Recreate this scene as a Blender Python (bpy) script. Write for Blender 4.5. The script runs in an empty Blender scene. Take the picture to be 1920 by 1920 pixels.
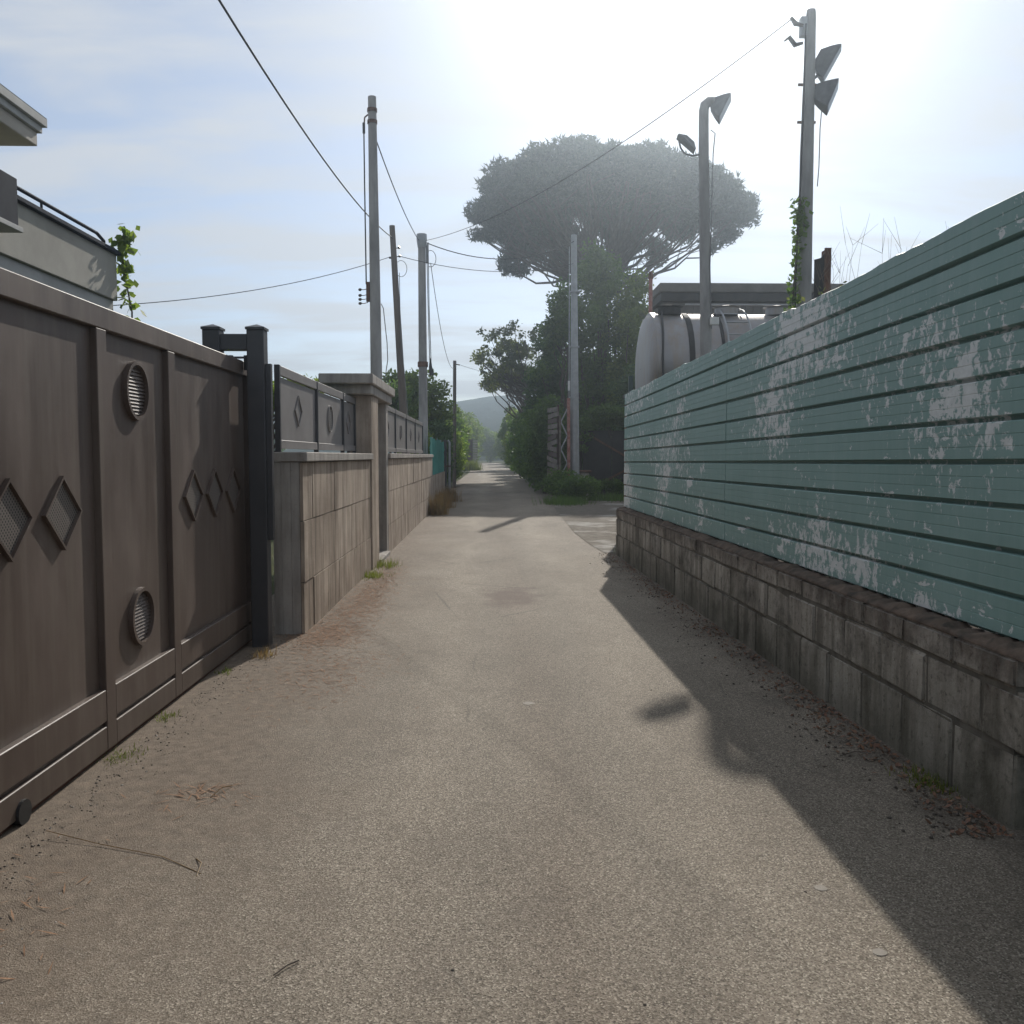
import bpy, bmesh, math, random
import numpy as np
from mathutils import Vector, Matrix
R = math.radians
random.seed(7)
rng = np.random.default_rng(11)
scene = bpy.context.scene
COL = scene.collection

# ------------------------------------------------------------------ camera
cam_d = bpy.data.cameras.new('camera')
cam_d.sensor_width = 36.0
cam_d.lens = 31.5
cam_d.clip_start = 0.05
cam_d.clip_end = 4000
cam = bpy.data.objects.new('camera', cam_d)
COL.objects.link(cam)
cam.location = (0, 0, 1.6)
cam.rotation_euler = (R(90 - 3.576), 0, R(-1.463))
scene.camera = cam

# ------------------------------------------------------------------ light, sky, exposure
SUN_EL, SUN_AZ = 32.9, 12.6           # degrees; azimuth to the right of the road direction (+Y)
sun_dir = Vector((math.sin(R(SUN_AZ)) * math.cos(R(SUN_EL)), math.cos(R(SUN_AZ)) * math.cos(R(SUN_EL)), math.sin(R(SUN_EL))))
sd = bpy.data.lights.new('sun', 'SUN')
sd.energy = 2.65
sd.angle = R(0.6)
sd.color = (1.0, 0.94, 0.85)
so = bpy.data.objects.new('sun', sd)
COL.objects.link(so)
so.location = (8, 40, 60)
so.rotation_euler = (-sun_dir).to_track_quat('-Z', 'Y').to_euler()

world = bpy.data.worlds.new('World')
scene.world = world
world.use_nodes = True
wn, wl = world.node_tree.nodes, world.node_tree.links
wn.clear()
w_out = wn.new('ShaderNodeOutputWorld')
w_bg = wn.new('ShaderNodeBackground')
w_bg.inputs['Strength'].default_value = 0.083
sky = wn.new('ShaderNodeTexSky')
sky.sky_type = 'NISHITA'
sky.sun_disc = False
sky.sun_elevation = R(SUN_EL)
sky.sun_rotation = R(SUN_AZ)
sky.altitude = 50
sky.air_density = 0.8
sky.dust_density = 0.4
sky.ozone_density = 0.6
# thin high cloud: streaky noise on a flat layer overhead, lit by the sky around it
tc = wn.new('ShaderNodeTexCoord')
sep = wn.new('ShaderNodeSeparateXYZ')
wl.new(tc.outputs['Generated'], sep.inputs[0])
zc = wn.new('ShaderNodeMath'); zc.operation = 'MAXIMUM'; zc.inputs[1].default_value = 0.0
wl.new(sep.outputs['Z'], zc.inputs[0])
za = wn.new('ShaderNodeMath'); za.operation = 'ADD'; za.inputs[1].default_value = 0.16
wl.new(zc.outputs[0], za.inputs[0])
dx = wn.new('ShaderNodeMath'); dx.operation = 'DIVIDE'
dy = wn.new('ShaderNodeMath'); dy.operation = 'DIVIDE'
wl.new(sep.outputs['X'], dx.inputs[0]); wl.new(za.outputs[0], dx.inputs[1])
wl.new(sep.outputs['Y'], dy.inputs[0]); wl.new(za.outputs[0], dy.inputs[1])
cmb = wn.new('ShaderNodeCombineXYZ')
wl.new(dx.outputs[0], cmb.inputs['X']); wl.new(dy.outputs[0], cmb.inputs['Y'])
mp = wn.new('ShaderNodeMapping')
mp.inputs['Rotation'].default_value = (0, 0, R(24))
mp.inputs['Scale'].default_value = (0.9, 3.0, 1)
wl.new(cmb.outputs[0], mp.inputs['Vector'])
nz = wn.new('ShaderNodeTexNoise')
nz.inputs['Scale'].default_value = 1.25
nz.inputs['Detail'].default_value = 7
nz.inputs['Roughness'].default_value = 0.56
nz.inputs['Distortion'].default_value = 0.35
wl.new(mp.outputs[0], nz.inputs['Vector'])
rmp = wn.new('ShaderNodeValToRGB')
rmp.color_ramp.elements[0].position = 0.40; rmp.color_ramp.elements[0].color = (0.34, 0.34, 0.34, 1)
rmp.color_ramp.elements[1].position = 0.60; rmp.color_ramp.elements[1].color = (0.92, 0.92, 0.92, 1)
wl.new(nz.outputs['Fac'], rmp.inputs[0])
cmix = wn.new('ShaderNodeMix'); cmix.data_type = 'RGBA'
wl.new(rmp.outputs[0], cmix.inputs['Factor'])
wl.new(sky.outputs[0], cmix.inputs['A'])
cmix.inputs['B'].default_value = (5.35, 5.6, 5.9, 1)      # the thin cloud veil's own even radiance
wl.new(cmix.outputs['Result'], w_bg.inputs['Color'])
wl.new(w_bg.outputs[0], w_out.inputs[0])

vs = scene.view_settings
vs.view_transform = 'Standard'
vs.look = 'None'
vs.gamma = 1
vs.exposure = 0.56
vs.use_curve_mapping = False
scene.cycles.use_denoising = True
scene.cycles.max_bounces = 6
scene.cycles.diffuse_bounces = 3
scene.cycles.glossy_bounces = 2
scene.cycles.transmission_bounces = 3
scene.cycles.volume_bounces = 0
scene.cycles.sample_clamp_indirect = 4

# ------------------------------------------------------------------ helpers: objects
ORG = {}

def tag(o, label=None, cat=None, group=None, kind=None):
    if label: o['label'] = label
    if cat: o['category'] = cat
    if group: o['group'] = group
    if kind: o['kind'] = kind
    return o

def thing(name, label, cat, loc=(0, 0, 0), group=None):
    o = bpy.data.objects.new(name, None)
    o.empty_display_size = 0.2
    COL.objects.link(o)
    o.location = loc
    ORG[o] = Vector(loc)
    return tag(o, label, cat, group)

def link_mesh(name, me, mat, parent=None, org=None):
    if mat is not None and not me.materials:
        me.materials.append(mat)
    o = bpy.data.objects.new(name, me)
    COL.objects.link(o)
    if parent is not None:
        o.parent = parent
        ORG[o] = ORG[parent]
    else:
        ORG[o] = Vector(org or (0, 0, 0))
        o.location = ORG[o]
    return o

class MB:
    """collects shapes in world coordinates, links them as ONE mesh"""
    def __init__(s):
        s.v = []; s.f = []
    def add(s, vs_, fs):
        n = len(s.v)
        s.v.extend([tuple(p) for p in vs_])
        s.f.extend([tuple(i + n for i in f) for f in fs])
        return s
    def box(s, x0, x1, y0, y1, z0, z1, ch=0.0):
        if ch <= 0:
            vs_ = [(x, y, z) for z in (z0, z1) for y in (y0, y1) for x in (x0, x1)]
            return s.add(vs_, [(0, 2, 3, 1), (4, 5, 7, 6), (0, 1, 5, 4), (2, 6, 7, 3), (0, 4, 6, 2), (1, 3, 7, 5)])
        bm = bmesh.new()
        bmesh.ops.create_cube(bm, size=1.0)
        bmesh.ops.scale(bm, vec=(x1 - x0, y1 - y0, z1 - z0), verts=bm.verts)
        bmesh.ops.translate(bm, vec=((x0 + x1) / 2, (y0 + y1) / 2, (z0 + z1) / 2), verts=bm.verts)
        bmesh.ops.bevel(bm, geom=list(bm.edges), offset=ch, segments=1, affect='EDGES')
        bm.verts.index_update()
        vs_ = [v.co[:] for v in bm.verts]
        fs = [[v.index for v in f.verts] for f in bm.faces]
        bm.free()
        return s.add(vs_, fs)
    def bar(s, p0, p1, w, h, up=(0, 0, 1)):
        p0, p1 = Vector(p0), Vector(p1)
        d = (p1 - p0).normalized()
        u = Vector(up)
        if abs(d.dot(u)) > 0.98: u = Vector((1, 0, 0))
        a = d.cross(u).normalized(); b = a.cross(d).normalized()
        vs_ = []
        for p in (p0, p1):
            for i, j in ((-1, -1), (1, -1), (1, 1), (-1, 1)):
                vs_.append(p + a * (w / 2 * i) + b * (h / 2 * j))
        return s.add(vs_, [(0, 1, 2, 3), (7, 6, 5, 4), (0, 4, 5, 1), (1, 5, 6, 2), (2, 6, 7, 3), (3, 7, 4, 0)])
    def tube(s, path, r, n=8, caps=True):
        P = [Vector(p) for p in path]
        rs = r if isinstance(r, (list, tuple)) else [r] * len(P)
        t0 = (P[1] - P[0]).normalized()
        u = Vector((0, 0, 1)) if abs(t0.z) < 0.9 else Vector((1, 0, 0))
        a = t0.cross(u).normalized()
        vs_ = []; fs = []
        for i, p in enumerate(P):
            t = (P[min(i + 1, len(P) - 1)] - P[max(i - 1, 0)])
            if t.length < 1e-9: t = t0.copy()
            t.normalize()
            a = (a - t * a.dot(t)).normalized()
            b = t.cross(a)
            for k in range(n):
                an = 2 * math.pi * k / n
                vs_.append(p + (a * math.cos(an) + b * math.sin(an)) * rs[i])
        for i in range(len(P) - 1):
            for k in range(n):
                k2 = (k + 1) % n
                fs.append((i * n + k, i * n + k2, (i + 1) * n + k2, (i + 1) * n + k))
        if caps:
            fs.append(tuple(range(n))[::-1])
            fs.append(tuple((len(P) - 1) * n + k for k in range(n)))
        return s.add(vs_, fs)
    def prism(s, poly, axis, c0, c1):
        """polygon (list of 2D) extruded along axis 'x','y','z'"""
        def P(a, b, c):
            return {'x': (c, a, b), 'y': (a, c, b), 'z': (a, b, c)}[axis]
        n = len(poly)
        vs_ = [P(a, b, c0) for a, b in poly] + [P(a, b, c1) for a, b in poly]
        fs = [tuple(range(n))[::-1], tuple(range(n, 2 * n))]
        fs += [(i, (i + 1) % n, (i + 1) % n + n, i + n) for i in range(n)]
        return s.add(vs_, fs)
    def frame_ring(s, outer, inner, axis, c0, c1):
        """ring between two polygons of the same count, extruded"""
        def P(a, b, c):
            return {'x': (c, a, b), 'y': (a, c, b), 'z': (a, b, c)}[axis]
        n = len(outer)
        vs_ = [P(a, b, c0) for a, b in outer] + [P(a, b, c0) for a, b in inner] + [P(a, b, c1) for a, b in outer] + [P(a, b, c1) for a, b in inner]
        fs = []
        for i in range(n):
            j = (i + 1) % n
            fs += [(i, j, n + j, n + i), (2 * n + i, 3 * n + i, 3 * n + j, 2 * n + j), (i, 2 * n + i, 2 * n + j, j), (n + i, n + j, 3 * n + j, 3 * n + i)]
        return s.add(vs_, fs)
    def build(s, name, mat, parent=None, org=None, smooth=False, recalc=True):
        off = ORG[parent] if parent is not None else Vector(org or (0, 0, 0))
        me = bpy.data.meshes.new(name)
        me.from_pydata([(v[0] - off.x, v[1] - off.y, v[2] - off.z) for v in s.v], [], s.f)
        if recalc:
            bm = bmesh.new(); bm.from_mesh(me)
            bmesh.ops.recalc_face_normals(bm, faces=bm.faces)
            bm.to_mesh(me); bm.free()
        if smooth:
            me.polygons.foreach_set('use_smooth', [True] * len(me.polygons))
            try:
                me.set_sharp_from_angle(angle=R(40))
            except Exception:
                pass
        me.update()
        return link_mesh(name, me, mat, parent, org)

def np_mesh(name, V, F, mat, parent=None, org=None, smooth=False):
    """fast mesh from numpy arrays; F is (n, k)"""
    off = ORG[parent] if parent is not None else Vector(org or (0, 0, 0))
    V = np.asarray(V, dtype=np.float32) - np.array(off[:], dtype=np.float32)
    F = np.asarray(F, dtype=np.int32)
    me = bpy.data.meshes.new(name)
    me.vertices.add(len(V)); me.vertices.foreach_set('co', V.ravel())
    n, k = F.shape
    me.loops.add(n * k); me.loops.foreach_set('vertex_index', F.ravel())
    me.polygons.add(n); me.polygons.foreach_set('loop_start', np.arange(0, n * k, k, dtype=np.int32))
    if smooth: me.polygons.foreach_set('use_smooth', np.ones(n, dtype=bool))
    me.update(calc_edges=True)
    return link_mesh(name, me, mat, parent, org)

# ------------------------------------------------------------------ helpers: materials
class NT:
    def __init__(s, name):
        m = bpy.data.materials.new(name); m.use_nodes = True
        s.m = m; s.n = m.node_tree.nodes; s.l = m.node_tree.links
        s.p = s.n['Principled BSDF']; s.out = s.n['Material Output']
        g = s.n.new('ShaderNodeNewGeometry'); s.geo = g
        s.pos = g.outputs['Position']
    def link(s, a, b): s.l.new(a, b)
    def mapv(s, scale=(1, 1, 1), rot=(0, 0, 0), loc=(0, 0, 0), src=None):
        n = s.n.new('ShaderNodeMapping'); n.inputs['Scale'].default_value = scale; n.inputs['Rotation'].default_value = rot
        n.inputs['Location'].default_value = loc
        s.link(src or s.pos, n.inputs['Vector']); return n.outputs[0]
    def noise(s, scale, detail=4, rough=0.55, vec=None, dist=0.0):
        n = s.n.new('ShaderNodeTexNoise'); n.inputs['Scale'].default_value = scale; n.inputs['Detail'].default_value = detail
        n.inputs['Roughness'].default_value = rough; n.inputs['Distortion'].default_value = dist
        s.link(vec or s.pos, n.inputs['Vector']); return n.outputs['Fac']
    def voro(s, scale, vec=None, feature='F1', out='Distance', rand=1.0):
        n = s.n.new('ShaderNodeTexVoronoi'); n.feature = feature; n.inputs['Scale'].default_value = scale
        n.inputs['Randomness'].default_value = rand
        s.link(vec or s.pos, n.inputs['Vector']); return n.outputs[out]
    def ramp(s, fac, stops, interp='LINEAR'):
        n = s.n.new('ShaderNodeValToRGB'); cr = n.color_ramp; cr.interpolation = interp
        while len(cr.elements) < len(stops): cr.elements.new(0.5)
        for e, (p, c) in zip(cr.elements, stops):
            e.position = p; e.color = (c, c, c, 1) if isinstance(c, (int, float)) else (*c, 1)
        s.link(fac, n.inputs[0]); return n.outputs[0]
    def mix(s, fac, a, b, blend='MIX'):
        n = s.n.new('ShaderNodeMix'); n.data_type = 'RGBA'; n.blend_type = blend
        if isinstance(fac, (int, float)): n.inputs['Factor'].default_value = fac
        else: s.link(fac, n.inputs['Factor'])
        for v, i in ((a, 'A'), (b, 'B')):
            if isinstance(v, (tuple, list)): n.inputs[i].default_value = (*v[:3], 1)
            elif isinstance(v, (int, float)): n.inputs[i].default_value = (v, v, v, 1)
            else: s.link(v, n.inputs[i])
        return n.outputs['Result']
    def math(s, op, a, b=None, clamp=False):
        n = s.n.new('ShaderNodeMath'); n.operation = op; n.use_clamp = clamp
        for v, i in ((a, 0), (b, 1)):
            if v is None: continue
            if isinstance(v, (int, float)): n.inputs[i].default_value = v
            else: s.link(v, n.inputs[i])
        return n.outputs[0]
    def xyz(s):
        n = s.n.new('ShaderNodeSeparateXYZ'); s.link(s.pos, n.inputs[0]); return n.outputs
    def bump(s, h, strength=0.3, dist=0.01):
        n = s.n.new('ShaderNodeBump'); n.inputs['Strength'].default_value = strength; n.inputs['Distance'].default_value = dist
        s.link(h, n.inputs['Height']); s.link(n.outputs[0], s.p.inputs['Normal']); return n.outputs[0]
    def done(s, col=None, rough=None, metal=0.0, spec=None):
        if col is not None:
            if isinstance(col, (tuple, list)): s.p.inputs['Base Color'].default_value = (*col, 1)
            else: s.link(col, s.p.inputs['Base Color'])
        if rough is not None:
            if isinstance(rough, (int, float)): s.p.inputs['Roughness'].default_value = rough
            else: s.link(rough, s.p.inputs['Roughness'])
        s.p.inputs['Metallic'].default_value = metal
        if spec is not None: s.p.inputs['Specular IOR Level'].default_value = spec
        return s.m

def simple(name, c1, c2, scale=6, rough=0.7, metal=0.0, bump=0.15, bscale=60, vec_scale=(1, 1, 1), spec=None):
    t = NT(name)
    v = t.mapv(scale=vec_scale)
    f = t.noise(scale, 6, 0.6, vec=v)
    col = t.ramp(f, [(0.3, c1), (0.7, c2)])
    if bump: t.bump(t.noise(bscale, 4, 0.6), bump, 0.004)
    return t.done(col, rough, metal, spec)

def leaf_mat(name, c1, c2, c3, trans=0.4, rough=0.55):
    t = NT(name)
    g = t.geo.outputs['Random Per Island']
    col = t.ramp(g, [(0.0, c1), (0.5, c2), (1.0, c3)])
    big = t.noise(0.9, 3, 0.5)
    col = t.mix(t.ramp(big, [(0.35, 0.0), (0.7, 0.45)]), col, c3)
    t.done(col, rough, 0, 0.3)
    tr = t.n.new('ShaderNodeBsdfTranslucent')
    tc_ = t.mix(1.0, col, (1.25, 1.35, 0.75), 'MULTIPLY')
    t.link(tc_, tr.inputs['Color'])
    mx = t.n.new('ShaderNodeMixShader'); mx.inputs[0].default_value = trans
    t.link(t.p.outputs[0], mx.inputs[1]); t.link(tr.outputs[0], mx.inputs[2])
    t.link(mx.outputs[0], t.out.inputs['Surface'])
    return t.m

M = {}
# asphalt: pale worn chippings, dusty towards the gate side, brownish patches
def m_road():
    t = NT('worn_asphalt')
    x, y, z = t.xyz()
    chips = t.voro(170, out='Color')
    chipv = t.n.new('ShaderNodeRGBToBW'); t.link(chips, chipv.inputs[0])
    chipd = t.voro(170)
    base = t.ramp(chipv.outputs[0], [(0.15, (0.125, 0.103, 0.079)), (0.42, (0.228, 0.194, 0.153)), (0.72, (0.318, 0.276, 0.222)), (0.92, (0.52, 0.465, 0.385))])
    fine = t.noise(320, 3, 0.7)
    base = t.mix(0.55, base, t.ramp(fine, [(0.32, (0.65, 0.65, 0.65)), (0.70, (1.28, 1.28, 1.28))]), 'MULTIPLY')
    bigv = t.mapv(scale=(1.0, 0.35, 1))
    big = t.noise(0.9, 5, 0.6, vec=bigv)
    base = t.mix(1.0, base, t.ramp(big, [(0.3, (0.74, 0.72, 0.70)), (0.7, (1.16, 1.15, 1.13))]), 'MULTIPLY')
    # wheel tracks polished paler, a dull strip between them, a few hairline cracks
    tx = t.math('ABSOLUTE', t.math('SUBTRACT', t.math('ADD', x, t.math('MULTIPLY', t.math('SUBTRACT', t.noise(0.5, 3, 0.5), 0.5), 0.5)), 0.30))
    tm = t.ramp(tx, [(0.0, (0.86, 0.83, 0.81)), (0.30, (0.93, 0.92, 0.91)), (0.62, (1.10, 1.09, 1.08)), (1.0, (0.97, 0.96, 0.95))])
    base = t.mix(1.0, base, tm, 'MULTIPLY')
    blot = t.noise(2.6, 6, 0.65, dist=0.3)
    base = t.mix(t.ramp(blot, [(0.55, 0.0), (0.72, 0.45)]), base, (0.135, 0.108, 0.086))
    ce = t.voro(0.55, vec=t.mapv(scale=(1, 0.7, 1), src=t.mix(0.06, t.pos, t.n.new('ShaderNodeTexNoise').outputs['Color'])), feature='DISTANCE_TO_EDGE')
    cmask = t.math('MULTIPLY', t.ramp(ce, [(0.0, 1.0), (0.006, 0.0)]), t.ramp(t.noise(0.7, 2, 0.5), [(0.52, 0.0), (0.62, 0.55)]))
    base = t.mix(cmask, base, (0.06, 0.05, 0.042))
    # worn brown patches near the middle of the lane
    pv = t.mapv(scale=(1.2, 0.5, 1), loc=(-0.3, -5.05, 0))
    pd = t.n.new('ShaderNodeVectorMath'); pd.operation = 'LENGTH'; t.link(pv, pd.inputs[0])
    pn = t.math('ADD', pd.outputs['Value'], t.math('MULTIPLY', t.noise(3.2, 5, 0.65), 1.1))
    pm = t.ramp(pn, [(0.70, 1.0), (1.0, 0.0)])
    base = t.mix(t.math('MULTIPLY', pm, 0.75), base, (0.125, 0.082, 0.066))
    # earth and dust along the left
    edge = t.math('ADD', x, t.math('MULTIPLY', t.math('SUBTRACT', t.noise(1.1, 5, 0.6), 0.5), 1.7))
    edge = t.math('ADD', edge, t.math('MULTIPLY', t.math('SUBTRACT', t.noise(9, 4, 0.7), 0.5), 0.5))
    em = t.ramp(edge, [(0.0, 1.0), (1.0, 0.0)])
    mr = t.n.new('ShaderNodeMapRange'); mr.inputs['From Min'].default_value = -1.50; mr.inputs['From Max'].default_value = -0.55
    mr.inputs['To Min'].default_value = 0.85; mr.inputs['To Max'].default_value = 0.0
    t.link(edge, mr.inputs['Value'])
    en = t.noise(14, 6, 0.7)
    soil = t.ramp(en, [(0.25, (0.092, 0.066, 0.047)), (0.5, (0.182, 0.138, 0.100)), (0.75, (0.275, 0.218, 0.162))])
    soil = t.mix(0.8, soil, t.ramp(t.noise(150, 3, 0.7), [(0.3, 0.55), (0.7, 1.3)]), 'MULTIPLY')
    base = t.mix(mr.outputs[0], base, soil)
    # mottled dark brown, stronger towards the block wall
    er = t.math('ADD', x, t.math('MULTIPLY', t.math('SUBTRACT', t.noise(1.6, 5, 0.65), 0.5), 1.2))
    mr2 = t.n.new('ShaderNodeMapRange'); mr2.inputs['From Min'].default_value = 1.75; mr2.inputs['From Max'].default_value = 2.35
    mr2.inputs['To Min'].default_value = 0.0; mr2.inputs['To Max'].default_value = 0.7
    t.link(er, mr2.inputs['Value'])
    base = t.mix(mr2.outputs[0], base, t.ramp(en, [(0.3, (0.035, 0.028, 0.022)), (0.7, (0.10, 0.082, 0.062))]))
    h = t.mix(0.5, chipd, fine)
    t.bump(h, 0.9, 0.006)
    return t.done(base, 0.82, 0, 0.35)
M['road'] = m_road()

def m_lane():
    t = NT('dirt_lane')
    en = t.noise(5, 7, 0.7)
    soil = t.ramp(en, [(0.25, (0.075, 0.060, 0.045)), (0.5, (0.17, 0.145, 0.115)), (0.75, (0.26, 0.23, 0.19))])
    soil = t.mix(0.8, soil, t.ramp(t.noise(90, 4, 0.75), [(0.3, 0.5), (0.7, 1.35)]), 'MULTIPLY')
    con = t.ramp(t.noise(0.55, 5, 0.6), [(0.52, 0.0), (0.60, 1.0)])
    soil = t.mix(con, soil, t.ramp(en, [(0.3, (0.27, 0.25, 0.22)), (0.7, (0.42, 0.40, 0.36))]))
    t.bump(t.noise(40, 5, 0.7), 0.6, 0.02)
    return t.done(soil, 0.9, 0, 0.2)
M['lane'] = m_lane()

def m_ground():
    t = NT('grassy_earth')
    a = t.noise(0.6, 6, 0.65)
    col = t.ramp(a, [(0.3, (0.045, 0.055, 0.022)), (0.55, (0.075, 0.085, 0.032)), (0.75, (0.13, 0.11, 0.06))])
    col = t.mix(0.6, col, t.ramp(t.noise(25, 5, 0.7), [(0.3, 0.5), (0.7, 1.3)]), 'MULTIPLY')
    t.bump(t.noise(12, 5, 0.7), 0.8, 0.05)
    return t.done(col, 0.95, 0, 0.1)
M['ground'] = m_ground()

def m_hill():
    t = NT('wooded_hill')
    a = t.noise(0.09, 6, 0.7)
    col = t.ramp(a, [(0.3, (0.022, 0.040, 0.020)), (0.7, (0.055, 0.075, 0.035))])
    t.bump(t.noise(0.15, 5, 0.7), 1.0, 4.0)
    return t.done(col, 1.0, 0, 0.0)
M['hill'] = m_hill()

def m_gate():
    t = NT('brown_painted_steel')
    v = t.mapv(scale=(1, 1.6, 0.55))
    a = t.noise(2.2, 6, 0.62, vec=v)
    col = t.ramp(a, [(0.3, (0.070, 0.047, 0.037)), (0.55, (0.100, 0.071, 0.057)), (0.75, (0.140, 0.104, 0.085))])
    streak = t.noise(9, 5, 0.65, vec=t.mapv(scale=(1, 1.5, 0.12)))
    col = t.mix(t.ramp(streak, [(0.46, 0.0), (0.72, 0.6)]), col, (0.145, 0.116, 0.092))
    zz = t.xyz()[2]
    low = t.n.new('ShaderNodeMapRange'); low.inputs['From Min'].default_value = 0.0; low.inputs['From Max'].default_value = 0.62
    low.inputs['To Min'].default_value = 0.42; low.inputs['To Max'].default_value = 0.0
    t.link(t.math('ADD', zz, t.math('MULTIPLY', t.noise(11, 6, 0.75), 0.75)), low.inputs['Value'])
    col = t.mix(low.outputs[0], col, (0.15, 0.128, 0.10))
    t.bump(t.noise(140, 3, 0.6), 0.10, 0.002)
    rough = t.ramp(a, [(0.3, 0.42), (0.7, 0.6)])
    return t.done(col, rough, 0.0, 0.5)
M['gate'] = m_gate()

def m_perf():
    t = NT('perforated_steel')
    v = t.mapv(scale=(1, 55, 55))
    d = t.voro(1.0, vec=t.mapv(scale=(0, 60, 60), rot=(R(45), 0, 0)), rand=0.0)
    hole = t.ramp(d, [(0.27, 1.0), (0.34, 0.0)])
    col = t.mix(hole, (0.16, 0.135, 0.118), (0.012, 0.011, 0.011))
    return t.done(col, 0.5, 0.0, 0.5)
M['perf'] = m_perf()

M['darkpost'] = simple('dark_grey_painted_steel', (0.044, 0.044, 0.048), (0.062, 0.060, 0.064), 4, 0.42, 0, 0.06, 90)
M['gate_black'] = simple('black_rubber', (0.012, 0.012, 0.012), (0.022, 0.022, 0.022), 8, 0.6)
M['rail_fence'] = simple('grey_brown_painted_steel', (0.175, 0.160, 0.154), (0.235, 0.217, 0.210), 3, 0.5, 0, 0.06, 90)

def m_conc(name, c1, c2, c3, dark=0.5, moss=0.0):
    t = NT(name)
    a = t.noise(1.4, 7, 0.66)
    col = t.ramp(a, [(0.28, c1), (0.52, c2), (0.75, c3)])
    st = t.noise(7.0, 6, 0.65, vec=t.mapv(scale=(1, 1, 0.09)))
    col = t.mix(t.ramp(st, [(0.42, 0.0), (0.66, dark)]), col, (c1[0] * 0.42, c1[1] * 0.40, c1[2] * 0.38))
    pores = t.noise(55, 4, 0.75)
    col = t.mix(t.ramp(pores, [(0.60, 0.0), (0.72, 0.55)]), col, (c1[0] * 0.35, c1[1] * 0.33, c1[2] * 0.30))
    if moss:
        zz = t.xyz()[2]
        oi = t.n.new('ShaderNodeObjectInfo')
        col = t.mix(1.0, col, t.ramp(oi.outputs['Random'], [(0.0, 0.84), (1.0, 1.12)]), 'MULTIPLY')
        blot = t.noise(2.1, 7, 0.72, dist=0.4)
        col = t.mix(t.ramp(blot, [(0.48, 0.0), (0.66, 0.75)]), col, (0.060, 0.052, 0.042))
        pit = t.noise(24, 5, 0.7)
        col = t.mix(t.ramp(pit, [(0.56, 0.0), (0.66, 0.6)]), col, (0.05, 0.044, 0.036))
        mm = t.n.new('ShaderNodeMapRange'); mm.inputs['From Min'].default_value = 0.05; mm.inputs['From Max'].default_value = 0.62
        mm.inputs['To Min'].default_value = moss; mm.inputs['To Max'].default_value = 0.0
        t.link(t.math('ADD', zz, t.math('MULTIPLY', t.math('SUBTRACT', t.noise(2.5, 6, 0.7), 0.5), 0.9)), mm.inputs['Value'])
        col = t.mix(mm.outputs[0], col, (0.082, 0.080, 0.050))
        topm = t.n.new('ShaderNodeMapRange'); topm.inputs['From Min'].default_value = 0.56; topm.inputs['From Max'].default_value = 0.74
        topm.inputs['To Min'].default_value = 0.0; topm.inputs['To Max'].default_value = 0.5
        t.link(t.math('ADD', zz, t.math('MULTIPLY', t.math('SUBTRACT', t.noise(6, 6, 0.75), 0.5), 0.7)), topm.inputs['Value'])
        col = t.mix(topm.outputs[0], col, t.ramp(t.noise(20, 5, 0.7), [(0.35, (0.030, 0.022, 0.017)), (0.65, (0.105, 0.062, 0.045))]))
    t.bump(t.mix(0.5, t.noise(45, 6, 0.7), t.noise(9, 5, 0.6)), 0.8, 0.014)
    return t.done(col, 0.88, 0, 0.25)
M['conc'] = m_conc('board_marked_concrete', (0.27, 0.210, 0.160), (0.45, 0.365, 0.292), (0.60, 0.505, 0.415), 0.72)
M['conc_grey'] = m_conc('grey_concrete', (0.26, 0.235, 0.21), (0.40, 0.365, 0.33), (0.50, 0.46, 0.42), 0.5)
M['block'] = m_conc('mossy_concrete_block', (0.30, 0.268, 0.222), (0.50, 0.455, 0.39), (0.64, 0.595, 0.52), 0.8, 0.6)
M['mortar'] = simple('dark_mossy_mortar', (0.085, 0.076, 0.060), (0.19, 0.17, 0.138), 9, 0.95, 0, 0.6, 40)
M['litter_earth'] = simple('mossy_debris', (0.050, 0.040, 0.030), (0.185, 0.130, 0.095), 11, 0.95, 0, 0.9, 30)

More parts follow.
